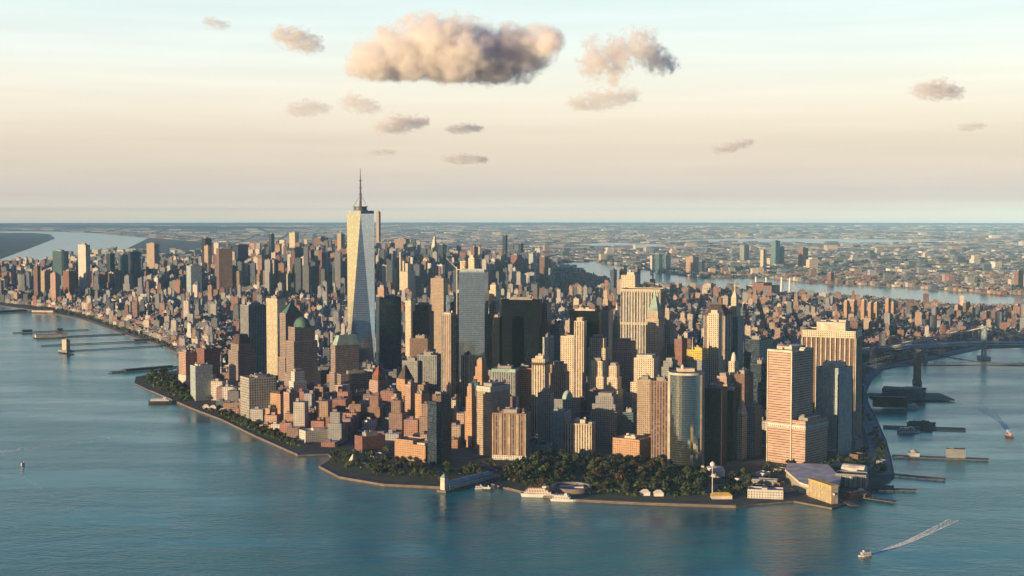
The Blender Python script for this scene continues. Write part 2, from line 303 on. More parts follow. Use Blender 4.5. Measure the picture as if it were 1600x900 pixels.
land('island_ground', manh, MT['city'])
far = [gp(-900,361.5), gp(75,361.5), gp(150,364.5), gp(232,371)] + [gp(232,371.6)] + [gp(868,416.9)] + brook[0:]
ring = [(56500*math.sin(a), 56500*math.cos(a)) for a in [R(x) for x in range(62, -62, -3)]]
far = [gp(-900,361.5), gp(75,361.5), gp(150,364.5), gp(232,371.5), gp(868,416.5)] + brook + [(9500,6500)] + ring
land('mainland_ground', clip_far(far), MT['farg'], 2.0)
# wooded river bluff on the far left shore: a real ridge with a steep face to the river
def ridge(name, line, width, hgt, mat, seed):
    rr = random.Random(seed); mb = MB(); rows = []
    n = 60
    for i in range(n):
        t = i/(n-1)*(len(line)-1); k = min(int(t), len(line)-2); f = t-k
        x = line[k][0]*(1-f)+line[k+1][0]*f; y = line[k][1]*(1-f)+line[k+1][1]*f
        dx, dy = line[k+1][0]-line[k][0], line[k+1][1]-line[k][1]; L = math.hypot(dx, dy); nx, ny = -dy/L, dx/L
        row = []
        for j in range(15):
            s = j/14; prof = min(1, s*3.2)*min(1, (1-s)*2.5); z = hgt*prof*(.75+.5*mnoise.noise(Vector((x*.0012, y*.0012, seed)))+.25*mnoise.noise(Vector((x*.006, y*.006, seed))))*min(1, i/4, (n-1-i)/4+.1)
            row.append((x+nx*width*s, y+ny*width*s, 1.5+max(z, 0)))
        rows.append(row)
    for i in range(n-1):
        for j in range(14): mb.face([rows[i][j], rows[i+1][j], rows[i+1][j+1], rows[i][j+1]])
    return tag(mb.build(name, mat, smooth=True), kind='structure')
land('west_shore_ground', nj, MT['woods'], 2.0)
ridge('wooded_bluff', [gp(-500,432), gp(-60,404), gp(20,392), gp(58,380), gp(82,371.5)], 3600, 62, MT['woods'], 3)
ridge('far_hills', [gp(-700,355.5), gp(0,355.5), gp(180,358), gp(300,360)], 5000, 60, MT['woods'], 5)
# distant bays and inlets lying in the flat land on the horizon side
def bay(name, pts):
    poly = [gp(*p, z=3) for p in pts]
    if sum(a[0]*b[1]-b[0]*a[1] for a, b in zip(poly, poly[1:]+poly[:1])) < 0: poly = poly[::-1]
    mb = MB(); mb.face([(p[0], p[1], 3.0) for p in poly]); return tag(mb.build(name, MT['water']), kind='structure')
bay('distant_bay', [(1010,377),(1120,373.5),(1250,372.5),(1380,374),(1475,376.5),(1470,379),(1330,381),(1180,378.5)])
bay('distant_inlet', [(880,382),(960,379),(1045,382),(1040,385.5),(930,385.5)])
bay('horizon_sound', [(1150,361.6),(1350,360.6),(1600,361),(1800,361),(1800,363.2),(1500,362.8),(1250,363.6)])
bay('horizon_lagoon', [(960,375),(1000,374.4),(1050,375.4),(1010,376.4)])

# haze: one closed box of even air around camera and scene
mb = MB(); mb.box(-58500, 58500, -58500, 58500, -4, 562)
m = bpy.data.materials.new('haze_air'); m.use_nodes = True; t = m.node_tree; t.nodes.clear()
o_ = nd(t, 'ShaderNodeOutputMaterial'); v_ = nd(t, 'ShaderNodeVolumePrincipled'); v_.inputs['Color'].default_value = (.36,.69,1.0,1); v_.inputs['Density'].default_value = 1.85e-5; v_.inputs['Anisotropy'].default_value = -.35
lk(t, v_.outputs[0], o_.inputs['Volume'])
tag(mb.build('haze', m), kind='stuff')

# ---------------------------------------------------------------- buildings read off the photograph: edges (left, corner, right), roofline, distance, turn
HERO = []                # (name, label, px, D) for the labels of the blocks around them
OCC = []                 # footprints taken
GZ = 2.4
class B:
    def __init__(s, name, label, xl, xm, xr, yt, D, th, cat='skyscraper', w2=None, group=None, occ=True):
        c, sn = math.cos(R(th)), math.sin(R(th)); s.D = D; s.zt = Zof(yt, D)
        F0 = D*CP+H*SP*.5; X = (xm-800)/F*F0
        w1 = (X*F-(xl-800)*F0)/(c*F+(xl-800)*sn*CP)
        if w2 is None:
            den = sn*F-(xr-800)*c*CP; w2 = ((xr-800)*F0-X*F)/den if den > 1 else w1
            w2 = min(max(w2, 12), 95)
        s.w1, s.w2 = w1, w2
        s.C = Vector((X, D)); s.e1 = Vector((-c, sn))*w1; s.e2 = Vector((sn, c))*w2
        s.ctr = s.C+s.e1*.5+s.e2*.5
        s.o = empty(name, (s.ctr.x, s.ctr.y, GZ), label, cat, group)
        if occ: OCC.append((s.ctr.x, s.ctr.y, .5*math.hypot(w1, w2)))
        HERO.append((name, label, (xl+xr)/2, yt, D)); s.z = GZ
    def q(s, u, v): p = s.C+s.e1*u+s.e2*v-s.ctr; return (p.x, p.y)
    def rect(s, u0=0, u1=1, v0=0, v1=1): return [s.q(u0, v0), s.q(u0, v1), s.q(u1, v1), s.q(u1, v0)]
    def Z(s, y): return Zof(y, s.D)
    def part(s, name, fac, u0=0, u1=1, v0=0, v1=1, y=None, z0=None, z1=None, roof='roof', top=None):
        f = FA[fac] if fac in FA else None
        z0 = s.z if z0 is None else z0; z1 = z1 if z1 is not None else (s.zt if y is None else s.Z(y))
        mb = MB(); pol = s.rect(u0, u1, v0, v1); tp = s.rect(*top) if top else None
        mb.prism(pol, z0-GZ, z1-GZ, f.bay if f else 3, top=tp)
        if f:       # parapet: a rim stands above the roof
            t_ = tp or pol; cx = sum(p[0] for p in t_)/4; cy = sum(p[1] for p in t_)/4; L = math.dist(t_[0], t_[2])
            if L > 14:
                k = 1-1.6/L*1.4; inn = [(cx+(p[0]-cx)*k, cy+(p[1]-cy)*k) for p in t_]; z = z1-GZ
                for i in range(4):
                    a, b, ia, ib = t_[i], t_[(i+1) % 4], inn[i], inn[(i+1) % 4]
                    mb.face([(*a, z+.01), (*b, z+.01), (*b, z+1.5), (*a, z+1.5)], [(0,0)]*4, 0); mb.face([(*b, z+1.5), (*ib, z+1.5), (*ia, z+1.5), (*a, z+1.5)][::-1], [(0,0)]*4, 0); mb.face([(*ib, z+.01), (*ia, z+.01), (*ia, z+1.5), (*ib, z+1.5)], [(0,0)]*4, 0)
        ob = mb.build(name, [f.m if f else MT[fac], MT[roof]], s.o); s.z = z1; return ob
    def plant(s, u0=.25, u1=.75, v0=.25, v1=.75, h=7, mat='plant', name='roof_plant', clutter=5):
        mb = MB(); z = s.z-GZ+.02; mb.prism(s.rect(u0, u1, v0, v1), z, z+h, 3, m=0, mt=0)
        r = random.Random(hash((round(s.C.x), round(s.C.y))) & 0xffff)
        for _ in range(clutter):
            a, b = r.uniform(.06, .8), r.uniform(.06, .8); du, dv = r.uniform(.05, .14), r.uniform(.05, .14)
            if a+du > u0 and a < u1 and b+dv > v0 and b < v1: 
                mb.prism(s.rect(max(a, u0+.01), min(a+du, u1-.01), max(b, v0+.01), min(b+dv, v1-.01)), z+h+.02, z+h+r.uniform(2, 4), 3, m=0, mt=0) if min(a+du, u1) - max(a, u0) > .04 and min(b+dv, v1)-max(b, v0) > .04 else None
            else: mb.prism(s.rect(a, a+du, b, b+dv), z, z+r.uniform(2, 5), 3, m=0, mt=0)
        return mb.build(name, MT[mat], s.o)
    def tank(s, u, v):
        mb = MB(); x, y = s.q(u, v); z = s.z-GZ+.02
        for a in (-1.5, 1.5):
            for b in (-1.5, 1.5): mb.bar((x+a, y+b, z), (x+a, y+b, z+4), .3, n=4)
        mb.lathe((x, y), [(0, z+4), (2.5, z+4), (2.5, z+9), (0, z+11.5)], 10); return mb.build('water_tank', MT['wood'], s.o)
    def pyramid(s, y, mat='copper', ins=0, topf=.02, name='roof', r4=None):
        mb = MB(); i = ins; z0 = s.z; z1 = s.Z(y); a = .5-topf
        mb.prism(s.rect(i, 1-i, i, 1-i), z0-GZ, z1-GZ, 3, top=s.rect(a, 1-a, a, 1-a), m=0, mt=0); s.z = z1; return mb.build(name, MT[mat], s.o)
    def dome(s, y, mat='copper', rad=.5, name='dome'):
        mb = MB(); z0, z1 = s.z-GZ, s.Z(y)-GZ; r = min(s.w1, s.w2)*rad; prof = [(r*math.cos(t), z0+(z1-z0)*math.sin(t)) for t in [i*math.pi/16 for i in range(9)]]
        mb.lathe(s.q(.5, .5), prof, 24); s.z = z1+0; return mb.build(name, MT[mat], s.o, smooth=True)
    def spire(s, y, r0=3, mat='steel', name='spire', uv=(.5, .5)):
        mb = MB(); x, y_ = s.q(*uv); z0, z1 = s.z-GZ, s.Z(y)-GZ; zm = z0+(z1-z0)*.45
        mb.bar((x, y_, z0), (x, y_, zm), r0, n=8, r2=r0*.55); mb.bar((x, y_, zm), (x, y_, z1), r0*.5, n=8, r2=.25); return mb.build(name, MT[mat], s.o)
    def fins(s, n1, n2, z0, z1, mat='trim', d=1.2, wd=1.0, name='piers', sides=(0, 1)):
        mb = MB(); hw = wd/2
        for side, n, W in ((0, n1, s.w1), (1, n2, s.w2)):
            if side not in sides: continue
            for i in range(n+1):
                t = i/n; k = hw/W
                if side == 0: mb.prism(s.rect(max(t-k, 0), min(t+k, 1), -d/s.w2, -.003), z0-GZ, z1-GZ, m=0, mt=0)
                else: mb.prism(s.rect(-d/s.w1, -.003, max(t-k, 0), min(t+k, 1)), z0-GZ, z1-GZ, m=0, mt=0)
        return mb.build(name, MT[mat], s.o)

def simple(name, label, xl, xm, xr, yt, D, th, fac, cat='office tower', roof='roof', plant=(.25,.75,.25,.75,7,'plant'), steps=None, tank=False, pyr=None, dome=None, base=None, **k):
    b = B(name, label, xl, xm, xr, yt, D, th, cat, **k)
    if base:    # (pixel row of the podium top, facade, spread)
        e = base[2]; b.part('podium', base[1], -e, 1+e, -e, 1+e, y=base[0], roof='roof'); 
    if steps:   # [(row, inset)...] lower tiers first; the top one reaches yt
        for i, (yy, ins) in enumerate(steps): b.part('lower_tier' if i == 0 else 'setback_tier', fac, ins, 1-ins, ins, 1-ins, y=yy, roof=roof)
        ins = steps[-1][1]+.1 if len(steps[-1]) == 2 else 0
        b.part('shaft', fac, ins, 1-ins, ins, 1-ins, roof=roof)
    else: ins = 0; b.part('shaft', fac, roof=roof)
    if pyr: b.pyramid(pyr[0], pyr[1], ins+(pyr[2] if len(pyr) > 2 else 0), pyr[3] if len(pyr) > 3 else .02)
    elif dome: b.dome(*dome)
    elif plant:
        p = list(plant)
        if ins: p[0] = max(p[0], ins+.08); p[1] = min(p[1], 1-ins-.08); p[2] = max(p[2], ins+.08); p[3] = min(p[3], 1-ins-.08)
        b.plant(*p[:4], h=p[4], mat=p[5], clutter=0 if ins else 5)
    if tank and not ins: b.tank(.12, .15)
    return b
ORDW = ['first','second','third','fourth','fifth','sixth','seventh','eighth','ninth','tenth','eleventh','twelfth','thirteenth','fourteenth','fifteenth','sixteenth']
# ---- the tall tower: square foot, square crown turned by 45 degrees, eight long triangles between
def tall_tower():
    D = 3170; x0 = Xof(562, D); foot = 31; z0 = 57; zt = Zof(334, D); zs = Zof(262, D); a = R(7)
    o = empty('glass_skyscraper', (x0, D+40, GZ), 'tallest glass tower with tapering triangular faces and a mast above the horizon', 'skyscraper'); OCC.append((x0, D+40, 60)); HERO.append((o.name, 'the tallest tower', 562, 334, D))
    rot = lambda p, t: (p[0]*math.cos(t)-p[1]*math.sin(t), p[0]*math.sin(t)+p[1]*math.cos(t))
    sq = [rot(p, a) for p in ((-foot,-foot),(foot,-foot),(foot,foot),(-foot,foot))]
    rt = 31; tq = [rot((rt*math.cos(t), rt*math.sin(t)), a) for t in (-math.pi/2, 0, math.pi/2, math.pi)]
    mb = MB(); mb.prism(sq, 0, z0, 3); mb.build('podium', [FA['paleg'].m, MT['roof']], o)
    mb = MB(); h = zt-GZ
    for i in range(4):
        j = (i+1) % 4; L = 2*foot
        mb.face([(*sq[i], z0), (*sq[j], z0), (*tq[i], h)], [(0, z0), (L, z0), (L/2, h)], 0)
        L = rt*1.42; mb.face([(*tq[i], h), (*sq[j], z0), (*tq[j], h)], [(0, h), (L/2, z0), (L, h)], 0)
    mb.face([(*p, h) for p in tq], None, 1); mb.build('shaft', [FA['wtc'].m, MT['roof']], o)
    mb = MB(); k = .93; mb.prism(tq, h+.01, h+7, 3, top=tq); mb.build('parapet', [FA['paleg'].m, MT['roofd']], o)
    mb = MB(); mb.lathe((0, 0), [(17, h+7.1), (17, h+9), (15, h+9), (15, h+15), (17, h+15), (17, h+17), (0, h+17)], 28); mb.build('mast_ring', MT['steel'], o)
    mb = MB(); q = zs-zt; z = h+17
    for r0, r1, f0, f1 in ((3.2, 2.6, .1, .42), (2.3, 1.7, .42, .72), (1.4, .5, .72, 1)): mb.bar((0,0,h+q*f0), (0,0,h+q*f1), r0, n=10, r2=r1)
    for f in (.42, .56, .72): mb.lathe((0, 0), [(0, h+q*f), (5.5*(1-f*.5), h+q*f), (5.5*(1-f*.5), h+q*f+2), (0, h+q*f+2)], 12)
    for t in range(4): mb.bar((16*math.cos(t*1.57), 16*math.sin(t*1.57), h+17), (0, 0, h+q*.42), .5, n=4)
    mb.build('mast', MT['steel'], o)
tall_tower()

# ---- western waterfront: apartment houses and the copper-topped office towers
b = simple('apartment_tower', 'two-tone apartment house of red brick over pale stone beside the wooded point', 278,289,304,552,3330,50,'pink','apartment house', base=(588,'white',.03))
simple('apartment_tower', 'dark red brick apartment slab behind the pale rounded tower at the wooded point', 305,318,343,546,3320,50,'red','apartment house', tank=True)
b = simple('apartment_tower', 'pale grey-green apartment tower standing at the edge of the wooded point', 296,304,331,573,3102,55,'paleg','apartment house', plant=(.2,.8,.2,.8,4,'plantl'))
b = B('office_tower', 'stone office tower with a dark stepped mansard top beside the grey slab', 352,370,401,598,3150,50,'office tower'); b.part('lower_tier','gran'); b.part('shaft','gran',.08,.92,.08,.92,y=550); b.part('setback_tier','gran',.16,.84,.16,.84,y=540); b.pyramid(524,'slate',.18,.2,'mansard_roof')
b = simple('office_tower', 'tall grey piered slab tower with one sunlit edge beside the golden glass tower', 375,388,417,478,3420,50,'grayv'); b.spire(470, 1.5, uv=(.85,.2))
b = simple('glass_tower', 'bright golden glass office tower catching the sun beside the green pyramid roof', 416,433,446,468,3280,42,'goldg'); 
b = B('office_tower', 'brown granite tower with a green copper pyramid roof', 434,445,476,560,3170,48,'office tower'); b.part('lower_tier','gran'); b.part('shaft','gran',.08,.92,.06,.9,y=491); b.pyramid(474,'copper',.1,.03,'pyramid_roof')
b = B('office_tower', 'brown granite tower with a rounded copper dome', 443,457,500,585,3040,52,'office tower'); b.part('lower_tier','gran'); b.part('setback_tier','gran',.06,.94,.06,.92,y=535); b.part('shaft','gran',.13,.87,.12,.85,y=513); b.dome(497,'copper',.46)
b = B('office_tower', 'brown granite tower with a cut-off pale copper pyramid nearest the harbour', 514,522,567,583,2894,55,'office tower'); b.part('lower_tier','gran'); b.part('shaft','gran',.05,.95,.04,.86,y=541); b.pyramid(525,'copperl',.09,.3,'copper_roof')
simple('office_block', 'wide brown granite block joined low between the cut-off copper tower and the brick towers', 526,532,584,586,2880,60,'gran','office block')
simple('apartment_slab', 'long grey concrete apartment slab with a grid of windows on the waterfront', 374,388,430,592,2817,57,'conc','apartment house', plant=(.1,.9,.35,.7,4,'plant'))
simple('apartment_tower', 'stepped white apartment tower behind the orange brick pair', 447,456,482,583,2780,52,'white','apartment house', steps=[(612,0),(598,.1)])
simple('apartment_tower', 'orange brick apartment tower with dark roof, outer one of a pair by the shore', 421,437,447,617,2745,42,'orange','apartment house', roof='roofd', plant=(.1,.9,.1,.9,6,'trimd'))
simple('apartment_tower', 'pink brick apartment tower with pale window bays, inner one of a pair by the shore', 442,451,467,615,2670,50,'pink','apartment house')
simple('apartment_house', 'small pink brick wing at the foot of the orange brick pair', 413,420,432,640,2740,45,'orange','apartment house')
simple('low_building', 'long low pale building with white roof above the cove', 466,476,524,675,2530,58,'white','low building', roof='roofw', plant=(.2,.6,.3,.7,4,'plantl'))
simple('apartment_house', 'low red brick apartment house behind the long white-roofed building', 480,489,522,643,2660,58,'red','apartment house')
b = B('apartment_tower', 'pink brick apartment tower with a red pyramid crown', 577,590,606,596,2758,45,'apartment house'); b.part('shaft','pink'); b.part('setback_tier','red',.14,.86,.14,.86,y=588); b.pyramid(573,'redt',.14,.03,'crown_roof')
simple('apartment_tower', 'narrow pink brick tower beside the low wide granite block', 533,541,549,622,2770,45,'pink','apartment house')
simple('apartment_house', 'broad dark red brick house in front of the wide granite block', 547,554,580,618,2790,55,'red','apartment house', tank=True)
b = B('apartment_tower', 'sunlit orange brick tower with a gabled crown', 619,632,647,594,2720,42,'apartment house'); b.part('shaft','orange'); b.pyramid(572,'slate',.02,.06,'gabled_crown'); b2 = None
simple('apartment_tower', 'lower pink brick tower leaning on the gabled orange tower', 609,618,630,622,2690,45,'pink','apartment house', steps=[(640,0)])
simple('apartment_tower', 'slim pink brick tower in front of the gabled orange tower', 632,641,651,603,2640,42,'pink','apartment house')
simple('apartment_tower', 'orange brick tower with brown roof room behind the tall blue-grey corner tower', 648,658,670,617,2590,42,'orange','apartment house')
b = B('apartment_tower', 'tall grey-brown apartment tower with glass corner at the head of the park lawn', 668,682,705,620,2310,48,'apartment house'); b.part('shaft','brown',0,1,.3,1); b.part('corner_bay','navy',.0,1,-.02,.299,y=630,z0=GZ); b.z=b.zt; b.plant(.2,.8,.4,.8,6)
b = B('hotel_block', 'low orange stone hotel with a long sunlit front beside the tall corner tower', 616,664,672,698,2335,33,'hotel', w2=34); b.part('wing','orange',0,.4); b.part('wing','orange',.401,1,y=692,z0=GZ); b.z=b.zt; b.plant(.1,.35,.2,.8,4,'plantl')
# museum with tiered six-sided roof and the small white pavilions
b = simple('museum', 'brown brick museum wing with terraced roofs on the waterfront lawn', 553,565,601,684,2440,55,'red','museum', roof='roofw')
b = simple('low_building', 'small blue-roofed pavilion on the waterfront lawn', 574,583,600,712,2385,50,'white','pavilion', roof='bluer', plant=None)
b = B('pavilion', 'pale six-sided pavilion with a pointed roof at the edge of the lawn', 541,549,560,727,2330,45,'pavilion'); b.part('wall','white'); b.pyramid(711,'trim',-.08,.02)

# ---- middle of the tip
b = B('glass_tower', 'slender tower with sunlit brown piers on one side and dark glass on the other', 690,705,717,494,2708,47,'skyscraper'); b.part('shaft','brownv',0,1,0,.55); b.part('glass_wing','navy',0,1,.551,1,y=498,z0=GZ); b.fins(5,1,GZ+20,b.zt+4,'trim',1.2,1.4,sides=(0,)); b.z=b.zt; b.plant(.15,.85,.1,.5,6,'plantl')
b = B('glass_tower', 'broad silver-blue mirror glass tower with flat roof', 717,757,763,426,3027,10,'skyscraper'); b.part('shaft','glass'); b.part('roof_rim','paleg',.02,.98,.04,.96,z1=b.zt+5,roof='roofd')
b = simple('concrete_core', 'raw yellow-lit concrete core rising unfinished behind the silver-blue glass tower', 732,741,747,404,3110,35,'cream','tower under construction', plant=None, occ=False); b.part('lift_core','cream',.3,.9,.2,.8,z1=b.zt+8)
simple('concrete_core', 'shorter yellow-lit concrete core unfinished behind the silver-blue glass tower', 719,727,732,409,3120,35,'cream','tower under construction', plant=None, occ=False)
simple('office_tower', 'dark blue glass slab tower behind the tallest tower', 587,593,627,466,3281,68,'navy')
simple('office_tower', 'pale pink piered office tower in front of the silver-blue glass tower', 720,731,741,557,2740,40,'creamv', tank=True)
simple('office_tower', 'orange brick stepped tower in front of the silver-blue glass tower', 740,753,765,564,2690,38,'orange', steps=[(590,0),(575,.1)], plant=(.3,.7,.3,.7,5,'plant'))
simple('office_tower', 'slim orange brick tower stepping up beside the tan tower with white top', 726,737,746,606,2480,38,'orange', steps=[(645,0),(622,.09)])
b = B('office_tower', 'tan brick tower with a white cornice and a dark shaded side', 745,766,797,606,2395,40,'office tower'); b.part('shaft','tan',y=613); b.part('cornice','white',-.01,1.01,-.01,1.01); b.plant(.2,.8,.2,.8,6); b.tank(.2,.85)
b = B('office_tower', 'brown brick block with orange piers and a white stone base facing the park', 769,822,830,648,2350,14,'office tower'); b.part('base','white',-.005,1.005,-.005,1.005,y=714); b.part('shaft','brownv'); b.fins(4,1,b.Z(713),b.zt,'rooft',1.4,5,sides=(0,)); b.z=b.zt; b.plant(.3,.7,.2,.8,7); b.tank(.1,.2); b.tank(.85,.3)
b = B('office_tower', 'grey piered office block with a green copper cornice', 769,805,811,582,2620,13,'office tower'); b.part('shaft','grayv'); b.part('cornice','copperl',-.01,1.01,-.01,1.01,y=577); b.plant(.2,.8,.2,.8,5)
simple('office_block', 'orange brick wing with dark roof next to the green-corniced grey block', 806,831,834,577,2650,13,'orange','office block', roof='roofd')
b = simple('black_tower', 'large black steel office slab, the broadest black tower', 783,842,847,470,2998,13,'black'); 
simple('black_tower', 'narrow black slab standing against the broadest black tower', 769,780,784,497,2960,20,'black')
simple('office_tower', 'tan tower with sunlit crown behind the narrow black slab', 763,775,785,476,3090,25,'tan', steps=[(492,0)])
simple('office_tower', 'brown-pink brick tower peeping out beside the broadest black tower', 845,855,862,474,3060,25,'pink')
b = B('office_tower', 'cream tower with a dark cornice band and gilded roof room', 831,851,858,562,2560,18,'office tower'); b.part('shaft','creamv',y=571); b.part('cornice','slate',-.02,1.02,-.02,1.02,y=567); b.part('attic','cream'); b.plant(.2,.8,.2,.8,6,'plantl')
simple('office_block', 'pink brick office block with stepped roof beside the cream tower with dark cornice', 856,884,890,572,2610,15,'pink','office block', steps=[(585,0)])
b = B('office_tower', 'cream limestone tower with a tall slim centre shaft and a lower wing', 876,912,917,527,2700,18,'skyscraper'); b.part('wing','cream',.42,1,0,1); b.part('shaft','creamv',0,.419,.05,.9,y=503,z0=GZ); b.part('crown','cream',.1,.33,.2,.8,y=498)
simple('office_tower', 'cream stone office block with a dark roof beside the slim limestone shaft', 918,946,951,530,2730,16,'cream', steps=[(545,0)], roof='roofd')
simple('black_tower', 'black steel tower with a tan rooftop, the smaller of the two black blocks', 890,935,940,487,2971,13,'black', roof='rooft', plant=(.15,.85,.2,.8,5,'plantl'))
b = B('office_tower', 'grey tower with a tall stepped stone pyramid roof', 928,945,954,566,2790,25,'office tower'); b.part('shaft','gray'); b.pyramid(531,'plant',.06,.04,'pyramid_roof')
simple('office_tower', 'cream office tower with plain top in front of the stone pyramid', 920,943,949,566,2640,18,'cream', steps=[(590,0)])
simple('office_tower', 'cream stepped tower tapering to a narrow head', 946,966,974,574,2590,20,'cream', steps=[(612,0),(592,.1)])
simple('office_tower', 'grey stone block in shade with ribbed setbacks below the narrow-headed cream tower', 922,964,974,622,2510,18,'gray', steps=[(645,0),(634,.07)])
simple('office_tower', 'plain grey office tower in shade between cream tower and court building', 840,860,866,616,2490,18,'gray')
simple('office_block', 'grey block with pale green rounded roof behind the court building', 866,902,908,626,2550,15,'gray','office block', dome=(612,'copperl',.3))
simple('office_block', 'pale office block with green roof edge facing the park', 860,882,893,645,2450,25,'paleg','office block', roof='copper', plant=(.3,.9,.3,.7,4,'copperl'))
b = simple('office_block', 'cream stone building with tall arched bays facing the park', 884,925,931,664,2413,14,'creamv','office block', plant=(.3,.7,.3,.7,7,'plantl')); b.part('pavilion','white',.0,.12,0,.3,z0=b.zt+.02,z1=b.zt+5)
b.z=b.zt
simple('office_tower', 'pink-cream tower with brown attic beside the ribbed cream slab', 958,989,996,536,2790,17,'pink', steps=[(550,0)])
simple('office_tower', 'broad cream tower stepping down behind the tan tower with white edge', 984,1026,1036,562,2560,20,'cream', steps=[(640,0),(600,.03)], plant=(.2,.8,.2,.8,7,'plantl'))
simple('office_tower', 'tan office tower with a white edge in front of the broad cream tower', 996,1017,1022,595,2440,16,'tan')
simple('office_tower', 'brown-red piered office tower beside the curved glass tower', 1018,1044,1050,597,2350,18,'brownv', roof='roofd')
b = simple('civic_building', 'orange stone civic building with flat pale roof at the edge of the park trees', 958,1000,1020,689,2346,32,'orange','civic building', roof='rooft', plant=(.3,.7,.3,.7,4,'plantl')); 
simple('low_building', 'teal glass building with sloping side between cream towers', 973,990,996,646,2500,20,'teal','office block')
simple('low_building', 'small white stone block below the plain grey tower by the park', 836,858,864,697,2420,18,'white','low building')
b = B('office_tower', 'wide cream slab tower with close vertical ribs', 970,1031,1038,457,2973,15,'skyscraper'); b.part('shaft','grayv'); b.fins(14,5,GZ,b.zt,'trim',1.6,1.7); b.part('cap','cream',-.01,1.01,-.01,1.01,z1=b.zt+5)
for z in (.42, .72):
    b.part('service_band','cream',-.012,1.012,-.012,1.012,z0=GZ+(b.zt-GZ)*z,z1=GZ+(b.zt-GZ)*z+4)
simple('apartment_tower', 'cream tower rising just above the ribbed cream slab', 970,992,999,431,3120,22,'cream', plant=(.1,.6,.1,.9,8,'plantl'))
b = B('gothic_tower', 'slim limestone tower with a pointed gothic crown', 957,966,971,506,3060,30,'skyscraper'); b.part('shaft','lime'); b.part('setback_tier','lime',.2,.8,.2,.8,y=495); b.pyramid(473,'trim',.2,.02,'pointed_crown')
simple('office_tower', 'grey tower with a brown rounded top behind the gothic crown', 938,951,958,486,3160,30,'gray', dome=(478,'slate',.4))
b = B('office_tower', 'limestone tower with a pale green pyramid roof and a spire', 1009,1029,1038,500,2838,22,'skyscraper'); b.part('shaft','lime'); b.part('setback_tier','lime',.1,.9,.1,.9,y=488); b.pyramid(464,'copperl',.1,.09,'pyramid_roof'); b.spire(451,2.5,'copperl')
simple('office_tower', 'grey-blue office tower next to the green-spired limestone tower', 1036,1047,1056,508,2900,30,'gray')
b = B('office_tower', 'brown piered tower with a dark hipped roof', 1100,1132,1144,494,2850,25,'skyscraper'); b.part('shaft','brownv'); b.fins(5,3,GZ,b.zt,'trim',1.2,2.2); b.z=b.zt; b.pyramid(478,'slate',-.01,.22,'hipped_roof')
simple('office_tower', 'tall cream stone tower in front of the dark hipped roof', 1104,1124,1131,491,2683,22,'cream', steps=[(560,0)], plant=(.25,.75,.25,.75,7,'plantl'))
b = B('office_tower', 'dark stone tower with a lit tapering crown and thin spire', 1134,1153,1162,496,2920,28,'skyscraper'); b.part('shaft','gray'); b.part('setback_tier','cream',.18,.85,.18,.85,y=480); b.part('crown','cream',.3,.72,.3,.72,y=466); b.pyramid(456,'trim',.3,.06,'crown_roof'); b.spire(438,1.6,'trim')
b = B('office_tower', 'tower wrapped in yellow netting at the top', 1074,1097,1106,562,2640,25,'tower under construction'); b.part('shaft','gray'); b.part('netting','yellow',-.02,1.02,-.02,1.02,y=548); b.spire(528,1.5,'trim',uv=(.8,.4)); b.plant(.2,.6,.3,.7,5,'yel')
simple('office_tower', 'red brick tower behind the yellow-netted tower', 1054,1066,1074,531,2850,30,'red')
simple('office_block', 'dark red brick tower with narrow front near the yellow-netted tower', 1043,1050,1057,541,2870,30,'red','office tower', plant=None)
simple('office_tower', 'grey stone block right below the green-spired limestone tower', 1034,1052,1062,566,2720,25,'gray', steps=[(575,0)])
# curved glass tower
def curved():
    D = 2250; x0 = Xof(1075, D); o = empty('curved_glass_tower', (x0, D+25, GZ), 'curved mirror glass tower standing at the park edge', 'skyscraper'); OCC.append((x0, D+25, 40)); HERO.append((o.name, 'the curved glass tower', 1075, 585, D))
    h = Zof(588, D)-GZ; w = 27.0; pol = []
    for i in range(15):
        t = R(-155+130*i/14); pol.append((w*1.02*math.cos(t)*1.08, 12+w*math.sin(t)*1.05))
    pol += [(w*1.02, 30), (-w*1.02, 30)]
    mb = MB(); u = 0; n = len(pol)
    for i in range(n):
        a, b_ = pol[i], pol[(i+1) % n]; L = max(1, round(math.dist(a, b_)/3))*3; mb.face([(*a, 8), (*b_, 8), (*b_, h), (*a, h)], [(u, 8), (u+L, 8), (u+L, h), (u, h)], 0); u += L
    mb.face([(*p, h) for p in pol], None, 1); mb.build('shaft', [FA['curve'].m, MT['roof']], o)
    mb = MB(); mb.prism([(p[0]*1.02, p[1]*1.02) for p in pol], h+.01, h+3.5, 3); mb.build('roof_rim', [MT['trim'], MT['roof']], o)
    for s in (-1, 1):
        mb = MB(); mb.box(s*w*1.02-2.5, s*w*1.02+2.5, 3, 8, 0, h+3, bay=3); mb.build('corner_pier', MT['trim'], o)
    mb = MB(); mb.prism([(p[0]*.8, p[1]*.8+3) for p in pol], 0, 8); mb.build('lobby', [FA['dark'].m, MT['roof']], o)
    mb = MB(); mb.box(-14, 14, 8, 26, h+3.6, h+9); mb.build('roof_plant', MT['plantl'], o)
    mb = MB(); mb.lathe((-6, 8), [(2.5, h+9), (3, h+13), (0, h+16)], 12); mb.build('roof_vent', MT['trim'], o)
curved()
simple('office_tower', 'dark bronze glass tower, the outer of two beside the curved glass tower', 1099,1129,1138,610,2300,22,'dark', roof='roofd')
simple('office_tower', 'dark bronze glass tower, the inner of two beside the curved glass tower', 1130,1147,1157,612,2350,28,'dark', roof='roofd', plant=(.3,.7,.3,.7,5,'plantl'))
simple('office_tower', 'dark brown tower standing behind the two bronze glass towers', 1148,1164,1178,586,2470,32,'brown', roof='roofd')
b = B('church_house', 'small golden gabled stone house tucked behind the bronze glass towers', 1152,1161,1169,648,2360,35,'house'); b.part('wall','cream'); b.pyramid(627,'trim',0,.12,'gable_roof')
